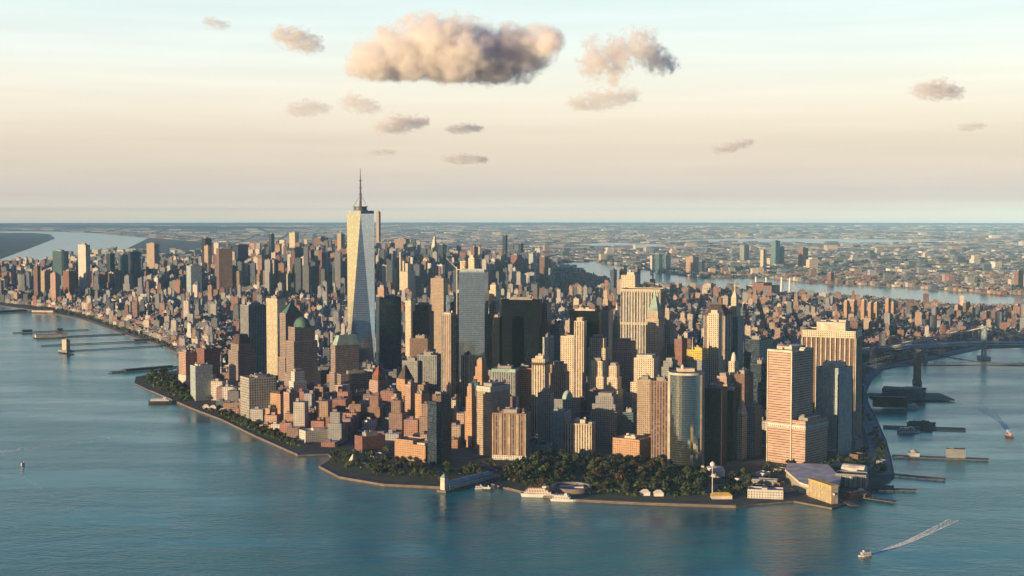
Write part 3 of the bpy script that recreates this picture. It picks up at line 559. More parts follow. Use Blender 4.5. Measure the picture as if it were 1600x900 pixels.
simple('office_tower', 'blue-grey office tower between the bronze glass pair and the striped pink tower', 1168,1181,1192,637,2390,35,'gray')
simple('office_tower', 'cream stone tower with a small dome beside the dark hipped roof', 1139,1148,1155,566,2600,30,'cream', dome=(551,'trim',.45))
simple('office_block', 'pink stone office block with stepped roofs under the domed cream tower', 1118,1137,1147,590,2560,28,'pink','office block', steps=[(602,0)])
simple('glass_tower', 'dark blue glass tower behind the striped pink tower', 1163,1187,1208,532,2720,36,'navy')
simple('office_tower', 'navy glass tower just beside the striped pink tower', 1176,1190,1206,570,2560,36,'navy')
# twin-height striped tower: long sunlit ribbon-window face, shaded side, lower block in front
b = B('office_tower', 'pink ribbon-window tower with white corner strip and a lower block attached', 1201,1260,1295,660,2300,42,'skyscraper'); b.part('lower_block','precast',0,.379,0,1)
b.part('shaft','precast',.38,1,0,.96,y=553,z0=GZ); zt = b.Z(553)
mb = MB(); mb.prism(b.rect(.352,.378,-.03,-.003), 0, zt-GZ+3, m=0, mt=0); mb.prism(b.rect(1.001,1.02,-.02,.01), 0, zt-GZ+3, m=0, mt=0); mb.build('corner_strip', MT['trim'], b.o)
b.part('roof_rim','trim',.372,1.008,-.01,.97,z0=zt+.02,z1=zt+3.5); b.part('service_band','white',-.01,1.01,-.012,1.01,z0=b.Z(672),z1=b.Z(668)); b.z = zt+3.5; b.plant(.5,.9,.2,.8,5,'plantl')
b.z = b.Z(660); b.plant(.06,.3,.2,.8,5)
b = B('office_tower', 'massive brown tower with bright yellow vertical piers and rooftop plant room', 1254,1336,1347,529,2535,25,'skyscraper', w2=60); b.part('shaft','brown'); b.fins(11,6,GZ+10,b.zt,'plantl',2.4,2.0); b.part('attic','cream',-.012,1.012,-.02,1.02,y=519); b.plant(.2,.75,.15,.85,16,'plantl',clutter=8)
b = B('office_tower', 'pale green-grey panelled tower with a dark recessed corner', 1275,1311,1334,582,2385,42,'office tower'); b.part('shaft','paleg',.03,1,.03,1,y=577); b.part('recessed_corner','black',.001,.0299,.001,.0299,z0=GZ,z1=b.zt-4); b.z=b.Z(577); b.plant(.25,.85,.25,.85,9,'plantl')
simple('office_block', 'grey low block at the foot of the massive brown tower', 1318,1338,1350,690,2460,40,'gray','office block')

# crane on the unfinished cores
D = 3100; o = empty('tower_crane', (Xof(714, D), D, GZ), 'pale tower crane leaning its jib beside the unfinished cores', 'crane'); zb = Zof(428, D)-GZ
mb = MB(); mb.bar((0,0,zb-90), (0,0,zb+16), 1.3, n=4); mb.build('mast', MT['trim'], o)
mb = MB(); mb.bar((2,0,zb+10), (-24,0,zb+36), 1.0, n=4, r2=.6); mb.bar((2,0,zb+10), (12,0,zb+9), 1.4, n=4); mb.bar((3,0,zb+24), (-24,0,zb+36), .2, n=4); mb.build('jib', MT['trim'], o)
# ---- between the tip and midtown
simple('office_tower', 'tan slab tower with shaded side behind the slender piered tower', 673,693,700,436,3720,18,'tan')
simple('office_tower', 'brown brick slab with pink edge behind the mirror glass tower', 645,671,678,478,3330,16,'brown', steps=[(488,0)])
simple('office_tower', 'navy glass tower squeezed behind the slender piered tower', 697,709,717,462,3450,22,'navy')
simple('office_block', 'grey civic block with ribbed front between brick towers and slender piered tower', 652,682,690,556,2900,16,'grayv','office block')
simple('office_block', 'dark red block with flat roof beyond the gabled orange tower', 640,668,676,530,3120,18,'brown','office block')
simple('office_block', 'teal-roofed office block in shade beyond the gabled orange tower', 628,652,660,565,2900,18,'gray','office block', roof='copper')
simple('low_building', 'teal glass low building behind the tall grey-brown corner tower', 704,719,728,664,2580,28,'teal','office block')
simple('office_tower', 'pink stone tower behind the dark blue glass slab tower', 588,600,609,450,3650,30,'pink', steps=[(462,0)])
simple('office_tower', 'cream rounded apartment tower beyond the dark blue glass slab', 633,642,649,471,3800,30,'cream')
simple('office_tower', 'grey-green office tower behind the slim limestone shaft', 861,874,882,508,3050,25,'gray', tank=True)
simple('office_tower', 'grey tower with pale top between the two black blocks', 848,856,866,528,2900,25,'paleg')
simple('office_tower', 'cream apartment tower standing just beyond the silver-blue glass tower', 764,775,782,446,3900,25,'cream', steps=[(455,0)])

# ---- midtown and the far shores: single towers that stand out
FARB = [
 ('glass_tower','dark curved glass tower alone by the far left river',82,96,107,393,6800,52,'teal'),('apartment_tower','bright white tower by the far left river',122,134,141,383,6700,45,'white'),
 ('apartment_tower','brown tower nearest the river before the dark curved glass tower',52,58,63,416,6500,40,'brown'),('apartment_tower','tan tower beside the dark curved glass tower',63,71,79,424,6550,40,'tan'),
 ('apartment_tower','pale pink tower in front of the dark curved glass tower',78,86,92,428,6300,40,'pink'),('apartment_tower','red brick block beside the bright white tower',98,107,116,424,6500,45,'red'),
 ('glass_tower','dark navy tower with flat top, first broad one past the bright white tower',200,206,220,394,6900,60,'navy'),('glass_tower','teal glass tower just left of the flat-topped navy tower',184,191,201,398,7100,55,'teal'),
 ('glass_tower','slim navy tower between the bright white tower and the teal one',166,172,179,397,7200,50,'navy'),('office_tower','tan and navy pair tower on the riverside of midtown',229,241,249,381,8000,45,'tan'),
 ('office_tower','dark topped tower with an orange lit side in western midtown',315,321,331,373,7600,55,'dark'),('office_tower','orange lit slab under the dark topped tower',319,325,329,385,7300,55,'tan'),
 ('office_tower','broad dark brown slab, largest of western midtown',338,342,363,389,6500,65,'brownv'),('office_tower','navy tower behind the broad dark brown slab',363,372,388,383,7300,55,'navy'),
 ('glass_tower','pale grey-green glass tower in front of western midtown',291,298,315,416,6200,55,'paleg'),('glass_tower','tall dark thin tower with an antenna on the midtown skyline',420,424,429,366,8500,45,'navy'),
 ('glass_tower','gold-lit wedge topped tower on the midtown skyline',452,461,467,364,8300,40,'goldg'),('office_tower','wide navy block in central midtown below the gold-lit wedge tower',449,460,477,388,7000,50,'navy'),
 ('office_tower','brown tower with domed cap on the midtown skyline',491,501,513,372,8600,40,'brown'),('glass_tower','pale glass block below the domed brown tower',491,499,514,386,7800,45,'paleg'),
 ('office_tower','tan stepped tower just left of the tallest tower',527,533,539,366,7400,40,'tan'),('apartment_tower','very slender cream tower that pierces the horizon',588,592,595,331,9200,45,'tan'),
 ('office_tower','brown-red tower between the slender cream tower and the brown slab',605,611,617,380,8300,35,'brown'),('office_tower','wide grey-brown slab on the eastern midtown skyline',616,634,640,374,8400,20,'brownv'),
 ('office_tower','tall thin red tower before eastern midtown',655,658,660,398,6800,40,'red'),('office_tower','dark blunt tower beside the pointed silver spire',684,692,698,383,8000,30,'navy'),
 ('office_tower','dark red topped tower behind the unfinished concrete cores',736,741,747,386,7600,35,'red'),('glass_tower','tall dark solitary glass slab at the east side of midtown',785,790,793,368,8600,45,'navy'),
 ('apartment_tower','red brick slab east of the dark solitary glass slab',798,808,816,399,7300,35,'red'),('apartment_tower','pale teal tower east of the dark solitary glass slab',826,833,838,397,7300,35,'paleg'),
 ('apartment_tower','brown brick slab where midtown ends by the river',843,851,857,402,7000,35,'brown'),('glass_tower','small navy tower beyond the red brick slab',810,814,818,381,8500,35,'navy'),
 ('apartment_tower','dark tower on the near bank of the pale river',953,959,964,422,6300,30,'navy'),('apartment_tower','red brick tower on the near bank of the pale river',968,975,980,420,6350,30,'red'),
 ('apartment_tower','dark brown tower half behind the cream rooftop tower by the pale river',990,996,1001,421,6300,30,'brown'),
 ('glass_tower','thin white edged glass tower on the far bank of the pale river',1016,1019,1022,400,9600,30,'white'),('glass_tower','teal glass tower on the far bank of the pale river',1024,1030,1035,398,9700,35,'teal'),
 ('glass_tower','second teal glass tower on the far bank, beside a pale edge',1037,1043,1048,396,9800,35,'teal'),('apartment_tower','pink brick tower among glass ones on the far bank',1072,1083,1092,402,9500,35,'pink'),
 ('glass_tower','navy tower beside the pink brick tower on the far bank',1092,1097,1101,409,9500,35,'navy'),('office_tower','grey tower standing alone inland of the far bank',1156,1163,1172,384,11500,35,'gray'),
 ('glass_tower','tall green-blue glass tower, highest beyond the pale river',1205,1212,1219,377,10600,35,'teal'),('glass_tower','navy block beside the highest green-blue tower',1218,1222,1226,386,10700,35,'navy'),
 ('office_tower','low cream tower before the highest green-blue tower',1188,1193,1198,391,10300,35,'cream'),('office_block','red topped block far beyond the pale river',1247,1255,1263,388,10600,35,'red'),
 ('apartment_tower','red brick tower on the far bank below a long yellow-edged roof',1293,1299,1304,427,8300,45,'red'),('apartment_tower','tall red brick tower at the river bend beyond the suspension bridges',1586,1592,1600,424,7600,50,'red'),
 ('apartment_tower','pale pink tower at the river bend beyond the suspension bridges',1597,1602,1609,432,7700,50,'pink'),
]
for n_, l_, xl, xm, xr, yt, D, th, fac in FARB:
    simple(n_, l_, xl, xm, xr, yt, D, th, fac, 'skyscraper' if D < 9000 else 'tower block')
b = B('office_tower', 'pointed silver spire tower on the eastern midtown skyline', 674,679,684,384,8200,40,'skyscraper'); b.part('shaft','cream'); b.pyramid(369,'trim',.05,.1,'crown'); b.spire(357,4,'steel')
b = B('office_tower', 'cream tower with twin lit pinnacles before eastern midtown', 624,637,649,425,6400,25,'skyscraper'); b.part('shaft','cream'); b.part('pinnacle','cream',.86,1,0,.3,y=395); b.part('pinnacle','cream',.0,.3,0,.4,y=412,z0=b.zt); b.part('pinnacle','cream',.45,.62,0,.3,y=408,z0=b.zt)
# generating station with four stacks on the near bank of the pale river
b = B('power_station', 'dark red power station block on the near bank of the pale river', 1176,1206,1220,447,6750,35,'power station'); b.part('hall','red',0,.4); b.part('boiler_house','red',.401,1,y=443,z0=GZ)
for i, (x, y) in enumerate(((1181,432),(1197,433),(1221,433),(1234,434))):
    D = 7300; X = Xof(x, D); mb = MB(); z = Zof(y, D)-GZ; mb.bar((0,0,0), (0,0,z), 7, n=14, r2=4.5); tag(mb.build('smokestack', MT['tent'], None, (X, D, GZ)), f'tall pale smokestack behind the dark red power station, {ORDW[i]} of four from west', 'smokestack', 'smokestacks of the riverside power station')
    OCC.append((X, D, 12))
# brick housing slabs on the east side: each a tower of its own
r = random.Random(11)
for i in range(26):
    x = 922+(i % 13)*17+r.uniform(-4, 4)+(i//13)*8; D = 6450+(i//13)*420+r.uniform(-120, 120)
    simple('housing_slab', f'dark brick housing slab, {ORDW[i % 13]} from west in the {["front", "back"][i//13]} rank by the pale river', x,x+7,x+14,PX(0,D,42)[1]+r.uniform(-1.5,1.5),D,40,r.choice(['red','brown']),'apartment house', group='red brick housing ranks beside the river', plant=(.3,.6,.3,.6,4,'plant'))
for i, (x, y, D) in enumerate(((1319,471,5250),(1331,470,5300),(1346,470,5150),(1357,474,5200),(1366,474,5250),(1384,468,5050),(1392,474,5100))):
    simple('housing_tower', f'orange-lit brick housing tower, {ORDW[i]} from west in the cluster beyond the massive brown tower', x,x+5,x+9,y,D,45,'orange','apartment house', group='orange-lit housing towers beyond the brown tower', plant=(.2,.8,.2,.8,4,'plantl'))
for i in range(16):
    x = 1425+i*11.5+r.uniform(-3, 3); D = 5250+r.uniform(-350, 350)
    simple('housing_tower', f'brick housing tower, {ORDW[i]} from west in the row behind the blue-grey suspension bridge', x,x+5,x+10,PX(0,D,r.uniform(48,62))[1],D,48,r.choice(['red','brown','pink','brown']),'apartment house', group='brown housing towers behind the suspension bridge', plant=(.2,.8,.2,.8,4,'plant'))

# ---- ground surfaces of the tip: park lawn, promenade, roads
def sheet(name, px, mat, z, holes=None):
    poly = [gp(*p, z=z) for p in px]
    if sum(a[0]*b[1]-b[0]*a[1] for a, b in zip(poly, poly[1:]+poly[:1])) < 0: poly = poly[::-1]
    from mathutils.geometry import tessellate_polygon
    mb = MB()
    for tri in tessellate_polygon([[Vector((p[0], p[1], 0)) for p in poly]]):
        q = [poly[i] for i in tri]
        if (q[1][0]-q[0][0])*(q[2][1]-q[0][1])-(q[1][1]-q[0][1])*(q[2][0]-q[0][0]) < 0: q = q[::-1]
        mb.face([(p[0], p[1], z) for p in q])
    return tag(mb.build(name, mat), kind='structure')
def strip(name, pts, wd, mat, z, kind='structure', hgt=None):
    """a path, road or wall that follows points on the ground"""
    mb = MB(); P = [Vector(p) for p in pts]; L = []; Rr = []
    for i, p in enumerate(P):
        d = (P[min(i+1, len(P)-1)]-P[max(i-1, 0)]).normalized(); n = Vector((-d.y, d.x)); L.append(p+n*wd/2); Rr.append(p-n*wd/2)
    for i in range(len(P)-1):
        mb.face([(*Rr[i], z), (*Rr[i+1], z), (*L[i+1], z), (*L[i], z)])
        if hgt:
            for A, s in ((L, 1), (Rr, -1)):
                f = [(*A[i], z-hgt), (*A[i+1], z-hgt), (*A[i+1], z), (*A[i], z)]; mb.face(f if s < 0 else f[::-1])
    return tag(mb.build(name, mat), kind=kind) if kind else mb.build(name, mat)
PARK = [(785,757),(800,728),(850,712),(960,722),(1050,728),(1090,735),(1112,745),(1110,782),(1000,784),(900,778),(840,770)]
LAWN2 = [(508,726),(530,700),(600,706),(640,726),(760,735),(755,750),(690,757),(600,752),(535,741)]
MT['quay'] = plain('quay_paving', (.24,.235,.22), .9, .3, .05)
sheet('park_lawn', PARK, MT['lawn'], GZ+.05); sheet('waterfront_lawn', LAWN2, MT['lawn'], GZ+.05)
sheet('point_lawn', [(216,594),(255,586),(292,600),(300,632),(345,652),(345,655),(300,636),(240,609)], MT['lawn'], GZ+.05)
sheet('cove_lawn', [(352,652),(380,655),(440,678),(470,700),(467,710),(400,682)], MT['lawn'], GZ+.05)
def inset(px, d):   # the shore moved inland by d metres
    P = [Vector(gp(*p)) for p in px]; o = []
    for i, p in enumerate(P):
        t = (P[min(i+1, len(P)-1)]-P[max(i-1, 0)]).normalized(); n = Vector((-t.y, t.x)); o.append(tuple(p+n*d))
    return o
SH1 = [(235,612),(300,640),(345,657),(400,684),(465,713)]; SH2 = TIP[1:6]; SH3 = TIP[6:11]
for nm, s in (('waterfront_path', SH1), ('waterfront_path', SH2), ('waterfront_path', SH3)):
    strip(nm, inset(s, 6.5), 12, MT['paving'], GZ+.1)
    ob = strip('balustrade', inset(s, .6), .8, MT['paving'], GZ+1.2, None, 1.1); tag(ob, {0:'stone balustrade along the river path below the apartment slab',1:'stone balustrade round the lawn of the small pavilions',2:'stone balustrade along the park promenade'}[[SH1,SH2,SH3].index(s)], 'balustrade')
strip('highway', [gp(548,716), gp(553,690), gp(545,650), gp(505,600), gp(420,560), gp(330,535), gp(250,520), gp(120,490)], 22, MT['asphalt'], GZ+.03)
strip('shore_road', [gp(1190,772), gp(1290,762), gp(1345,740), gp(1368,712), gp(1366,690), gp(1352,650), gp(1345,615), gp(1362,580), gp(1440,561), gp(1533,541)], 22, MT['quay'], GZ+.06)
strip('park_road', [gp(715,742), gp(770,738), gp(800,722), gp(860,704), gp(960,714), gp(1060,722), gp(1130,738), gp(1200,748)], 18, MT['asphalt'], GZ+.1)
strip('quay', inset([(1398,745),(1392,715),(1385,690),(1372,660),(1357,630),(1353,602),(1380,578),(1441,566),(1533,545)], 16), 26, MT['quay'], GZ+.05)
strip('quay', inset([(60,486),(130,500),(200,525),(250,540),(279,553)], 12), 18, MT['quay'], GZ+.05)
ml = MB()
rp = [Vector(gp(*p)) for p in ((1190,772),(1290,762),(1345,740),(1368,712),(1366,690),(1352,650),(1345,615))]
for i in range(len(rp)-1):
    d = rp[i+1]-rp[i]; L = d.length; d.normalize(); n = Vector((-d.y, d.x))*.12
    for k in range(int(L//9)):
        a = rp[i]+d*(k*9); b = a+d*3.5; ml.face([(*(a-n), GZ+.066), (*(b-n), GZ+.066), (*(b+n), GZ+.066), (*(a+n), GZ+.066)])
tag(ml.build('lane_markings', MT['shipw']), kind='structure')

# ---- suspension bridges
def suspension(name, label, T1, T2, th_, deckz, mat, towermat, wd, gothic, ext1, cable_m):
    """T1, T2: tower places; deck runs straight through both and on to the shore (ext1 metres before T1)"""
    T1 = Vector(T1); T2 = Vector(T2); d = (T2-T1); span = d.length; d.normalize(); n = Vector((-d.y, d.x))
    o = empty(name, (T1.x, T1.y, 0), label, 'bridge'); base = T1
    P = lambda s, off, z: (d.x*s+n.x*off, d.y*s+n.y*off, z)
    for s in (0, span):
        mb = MB(); q = lambda a, b, c, e: [P(s+a, c, 0)[:2], P(s+b, c, 0)[:2], P(s+b, e, 0)[:2], P(s+a, e, 0)[:2]]
        hw = wd/2
        if gothic:    # masonry tower: three legs below, joined at the top over two pointed arches
            for c in (-hw-3, -2.2, hw-1.6):
                mb.prism(q(-6, 6, c, c+4.6), -1, th_-14)
            mb.prism(q(-6, 6, -hw-3, hw+3), th_-14.1, th_-2); mb.prism(q(-6.8, 6.8, -hw-3.8, hw+3.8), th_-2.1, th_)
            mb.prism(q(-8, 8, -hw-5, hw+5), -2, 8)
            for c in (-hw+1.6, 2.4):
                w_ = hw-3.8; mb.face([P(s-6, c, th_-26), P(s-6, c, th_-13.9), P(s-6, c+w_/2, th_-13.9)], None, 0); mb.face([P(s-6, c+w_, th_-26), P(s-6, c+w_/2, th_-13.9), P(s-6, c+w_, th_-13.9)], None, 0)
        else:
            mb.prism(q(-13, 13, -hw-6, hw+6), -2, 9)
            for c in (-hw-2, -hw+6, hw-9, hw-1): mb.prism(q(-2.2, 2.2, c, c+3), 9, th_-6)
            for z in (deckz-6, deckz+14, th_-14, th_-6): mb.prism(q(-2.6, 2.6, -hw-2, hw+2), z, z+4)
            for z in (deckz+18, deckz+29): 
                mb.bar(P(s, -hw, z), P(s, hw, z+10), .7, n=4); mb.bar(P(s, hw, z), P(s, -hw, z+10), .7, n=4)
            for c in (-hw-.5, hw+.5): mb.lathe(P(s, c, 0)[:2], [(2, th_-2), (2.4, th_), (0, th_+4)], 8)
        mb.build('tower', [towermat, towermat], o)
    mb = MB(); s0 = -ext1; s1 = span+ext1
    st = [s0+i*(s1-s0)/50 for i in range(51)]
    dz = lambda s: deckz + 5*(1-((s-span/2)/(span/2+ext1))**2) - (0 if 0 < s < span else max(0, (max(-s, s-span))/ext1)**1.5*deckz*.55)
    for a, b in zip(st, st[1:]):
        for off, z, hh in ((0, 0, 1.2),) + (((0, -7, 1),) if not gothic else ()):
            for (o0, o1) in ((-wd/2, wd/2),):
                v = [P(a, o0, dz(a)+z), P(b, o0, dz(b)+z), P(b, o1, dz(b)+z), P(a, o1, dz(a)+z)]; lo = [(p[0], p[1], p[2]-hh) for p in v]
                mb.face(v); mb.face(lo[::-1]); mb.face([lo[0], lo[1], v[1], v[0]]); mb.face([lo[2], lo[3], v[3], v[2]])
        for side in (-wd/2, wd/2):   # stiffening truss
            z = -7 if not gothic else 1.3; k = (b-a)/2; zt_ = 1.2 if not gothic else 6
            mb.bar(P(a, side, dz(a)+z), P(a+k, side, dz(a)+zt_), .45, n=4); mb.bar(P(a+k, side, dz(a)+zt_), P(b, side, dz(b)+z), .45, n=4)
            mb.bar(P(a, side, dz(a)+zt_), P(b, side, dz(b)+zt_), .6, n=4)
    mb.build('deck', mat, o)
    for side in (-wd/2-.3, wd/2+.3):
        mb = MB(); n_ = 40; cz = lambda s: (deckz+8 + (th_-2-deckz-8)*(2*s/span-1)**2) if 0 <= s <= span else (th_-2 - (th_-2-dz(s0)-2)*(1-(1-min(1, max(-s, s-span)/(ext1*.9)))**1.25))
        ss = [s0*.9+i*(span+1.8*ext1-0)/n_/1 for i in range(n_+1)]; ss = sorted(set([round(x, 2) for x in ss if x <= span+ext1*.9]+[0, span]))
        for a, b in zip(ss, ss[1:]): mb.bar(P(a, side, cz(a)), P(b, side, cz(b)), cable_m, n=5)
        mb.build('main_cable', MT['trim'] if not gothic else mat, o)
        mb = MB()
        for i in range(70):
            s = s0*.85+i*(span+1.7*ext1)/69
            if cz(s) > dz(s)+3: mb.bar(P(s, side, dz(s)), P(s, side, cz(s)), .16, n=3)
        tag(mb.build('hangers', mat, o))
    # shore piers carry the approach
    for k in range(1, 3):
        s = -ext1*k/2.5
        if dz(s) > 9: mb = MB(); mb.prism([P(s-2, -wd/2+2, 0)[:2], P(s+2, -wd/2+2, 0)[:2], P(s+2, wd/2-2, 0)[:2], P(s-2, wd/2-2, 0)[:2]], 1, dz(s)-(8 if not gothic else 1.5)); mb.build('pier', [towermat, towermat], o)
T1 = (Xof(1433, 3440), 3440.0)
suspension('stone_arch_bridge', 'dark suspension bridge with square stone tower, nearer of the two bridges', T1, (T1[0]+480, T1[1]-30), 86, 42, MT['bridged'], MT['stone'], 26, True, 330, .8)
T2 = (Xof(1537, 4010), 4010.0)
suspension('steel_bridge', 'blue-grey steel suspension bridge with pale cables, farther of the two bridges', T2, (T2[0]+445, T2[1]-20), 98, 46, MT['bridge'], MT['bridge'], 36, False, 420, 1.9)
# ---- piers: deck on piles; sheds and houses on them
def pier(label, a, b, wd, shed=None, z=3.0, deck='wood', group=None, step=14):
    A = Vector(gp(*a)); Bq = Vector(gp(*b)); d = Bq-A; L = d.length; d.normalize(); ang = math.atan2(d.y, d.x)
    o = empty('pier', (A.x, A.y, 0), label, 'pier', group, ang)
    mb = MB(); mb.box(0, L, -wd/2, wd/2, z-1.2, z); mb.build('deck', MT[deck], o)
    mb = MB()
    for i in range(int(L//step)+1):
        for s in (-1, 1): mb.bar((i*step+1, s*(wd/2-.6), -3), (i*step+1, s*(wd/2-.6), z-1.2), .55, n=5)
    mb.build('piles', MT['pile'], o)
    if shed:
        for (f0, f1, h, mat, roof) in shed:
            mb = MB(); k = wd/2-2; x0, x1 = L*f0, L*f1
            mb.box(x0, x1, -k, k, z+.01, z+h); rr = h*.28
            mb.face([(x0-1, -k-1, z+h), (x1+1, -k-1, z+h), (x1+1, 0, z+h+rr), (x0-1, 0, z+h+rr)], None, 1); mb.face([(x1+1, k+1, z+h), (x0-1, k+1, z+h), (x0-1, 0, z+h+rr), (x1+1, 0, z+h+rr)], None, 1)
            mb.face([(x0, -k, z+h), (x0, 0, z+h+rr), (x0, k, z+h)][::-1], None, 0); mb.face([(x1, -k, z+h), (x1, k, z+h), (x1, 0, z+h+rr)], None, 0)
            mb.build('shed', [MT[mat], MT[roof]], o)
    return o
pier('long thin river pier, outermost of the far western group', (138,516), (20,521), 20, [(.35,.42,7,'trimd','roofd'),(.75,.88,7,'trimd','roofd')])
pier('dark river pier with a long pale shed at its end', (212,522), (52,529), 26, [(.68,.98,9,'plantl','rooft')])
pier('dark narrow river pier behind the row of piles', (245,533), (64,541), 16, [(.05,.2,5,'trimd','roofd')])
pier('thin walkway on piles running out to the square vent tower', (256,541), (92,550), 9, step=9)
pier('dark river pier with low trees beside the wooded point', (278,574), (172,583), 24, [(.1,.8,4,'trimd','copper')])
pier('low dark pier by the far left edge', (40,487), (-40,491), 26, [(.0,.9,6,'trimd','roofd')])
pier('short pier with a low orange-lit shed on the far western shore', (92,489), (26,488), 30, [(.1,.6,7,'orangeb' if 0 else 'plantl','rooft')])
b = B('vent_tower', 'square cream vent tower standing on the end of the thin walkway', 95,102,106,532,Dof(552),45,'tower', occ=False); b.part('base','gray',-.5,1.5,-.5,1.5,y=548); b.part('shaft','cream'); b.plant(.2,.8,.2,.8,3)
# pier on the east side
pier('broad east side pier with a pavilion building and dark sheds', (1362,622), (1480,622), 120, None, 4)
pier('east side pier with two moored ships', (1380,668), (1508,672), 24, [(.45,.6,6,'trimd','roofd')])
pier('long east side pier with a boxy dark terminal', (1394,714), (1545,720), 17, None)
pier('thin reddish pier beyond the ferry slips', (1392,743), (1476,751), 12, None)
pier('short pier with red edge, outer ferry slip', (1352,765), (1432,768), 13, [(.1,.55,4,'wood','roofd')])
pier('middle ferry slip pier with orange-lit planking', (1318,775), (1398,786), 14, [(.1,.45,4,'wood','rooft')])
pier('ferry slip pier nearest the yellow terminal front', (1310,781), (1336,793), 12, None)
b = B('pier_pavilion', 'glass pavilion with roof deck on the broad east side pier', 1380,1448,1474,611,Dof(628),20,'pavilion', occ=False, w2=50); b.z=4.0; b.part('hall','teal',0,1,0,1,roof='roof'); b.plant(.1,.5,.2,.8,4); b.part('canopy','yel',.3,.6,.02,.5,z0=b.zt+3,z1=b.zt+3.6) if 0 else None
b = B('market_shed', 'long dark market shed with a pale roof on the broad east side pier', 1366,1420,1440,622,Dof(640),12,'shed', occ=False, w2=22); b.z=4.0; b.part('hall','dark',roof='roofw')
b = B('pier_terminal', 'boxy dark terminal on the long east side pier', 1482,1512,1518,704,Dof(719),12,'terminal', occ=False, w2=16); b.z=3.0; b.part('hall','gray',roof='roofd'); b.plant(.1,.6,.2,.8,2,'trimd',clutter=0)
b = B('pier_hangar', 'small arched grey hangar on the long east side pier', 1422,1440,1448,708,Dof(716.5),12,'shed', occ=False, w2=14); b.z=3.0; b.part('hall','grey'); b.dome(703,'grey',.4,'arched_roof')

# ---- ferry terminals, historic pier, park buildings
def ferry_terminal():
    D = Dof(786); o = empty('ferry_terminal', (*gp(1265,772), GZ), 'ferry terminal with a broad pale roof and a tall yellow-lit glass front', 'ferry terminal'); OCC.append((*gp(1265,772), 75))
    ox, oy = gp(1265,772); L = lambda x, y: (gp(x, y)[0]-ox, gp(x, y)[1]-oy)
    pol = [L(1302,790), L(1312,765), L(1292,744), L(1232,742), L(1228,752), L(1250,772)]
    pol = pol if sum(a[0]*b_[1]-b_[0]*a[1] for a, b_ in zip(pol, pol[1:]+pol[:1])) > 0 else pol[::-1]
    mb = MB(); mb.prism(pol, 0, 13, 4); mb.build('hall', [FA['goldg'].m, MT['roofw']], o)
    mb = MB(); c = [(p[0]*1.05, p[1]*1.05) for p in pol]; mb.prism(c, 13.1, 16, 4, bottom=True); mb.build('roof_slab', [MT['trim'], MT['roofw']], o)
    a = Vector(L(1266,778)); e = Vector(L(1301,790)); d = (e-a).normalized(); n = Vector((-d.y, d.x)); mb = MB()
    q = [a-n*2, e-n*2, e+n*9, a+n*9]; mb.prism([tuple(p) for p in q], 0, 25, 4); mb.build('front_hall', [FA['goldg'].m, MT['roofw']], o)
    mb = MB()
    for i in range(7):
        t = i/6; p = a+(e-a)*t-n*2.6; mb.bar((p.x, p.y, 0), (p.x, p.y, 25.5), .5, n=6)
    mb.build('columns', MT['yel'], o)
    mb = MB(); mb.prism([tuple(x) for x in (a-n*3.5-d*1, e-n*3.5+d*1, e+n*10+d*1, a+n*10-d*1)], 25.05, 27, bottom=True); mb.build('canopy', MT['yel'], o)
ferry_terminal()
b = B('ferry_building', 'old ferry building with a curved white roof next to the yellow-fronted terminal', 1316,1352,1366,738,Dof(752),28,'ferry building', w2=40); b.part('hall','copper',roof='roof'); 
mb = MB(); z = b.zt-GZ+.02
for i in range(6):
    t0, t1 = math.pi*i/6, math.pi*(i+1)/6; f = lambda t: (.35-.3*math.cos(t), z+9*math.sin(t))
    (a, za), (c_, zc) = f(t0), f(t1); mb.face([(*b.q(0, a), za), (*b.q(0, c_), zc), (*b.q(1, c_), zc), (*b.q(1, a), za)])
for u in (0, 1): 
    fr = [(*b.q(u, .35-.3*math.cos(math.pi*i/6)), z+9*math.sin(math.pi*i/6)) for i in range(7)]; mb.face(fr if u else fr[::-1])
mb.build('barrel_roof', MT['roofw'], b.o)
b = B('ferry_shed', 'grey ferry shed with dark openings beside the slip piers', 1308,1356,1376,744,Dof(765),20,'ferry building', occ=False, w2=28); b.part('hall','gray',roof='roofd'); b.fins(6,3,GZ,b.zt-2,'trim',1,1.5)
b = B('coast_building', 'long low white-roofed shed on the shore by the park', 1170,1226,1234,768,Dof(783),12,'low building', w2=22); b.part('hall','white',roof='roofw'); b.plant(.45,.6,.2,.7,3,'tent',clutter=0)
simple('low_building','low grey station shed beside the shore road',1176,1216,1226,752,Dof(762),20,'gray','low building',w2=14,roof='roofw',plant=None)
b = B('round_building', 'small round white-topped building under the bronze glass towers', 1106,1119,1131,733,Dof(748),45,'round building'); mb = MB(); mb.lathe((0,0), [(16,0),(16,10),(14,10),(14,14),(0,16)], 24); mb.build('drum', MT['tent'], b.o)
def castle():
    x, y = gp(893,768); o = empty('round_fort', (x, y, GZ), 'low round brown stone fort by the park promenade', 'fort'); mb = MB(); mb.lathe((0,0), [(31,0),(31,7),(27,7),(27,3),(0,3)], 40); mb.build('wall', MT['stone'], o); OCC.append((x, y, 33))
    mb = MB(); mb.box(-18,18,-6,6,3.1,6); mb.build('inner_roof', MT['roofw'], o)
castle()
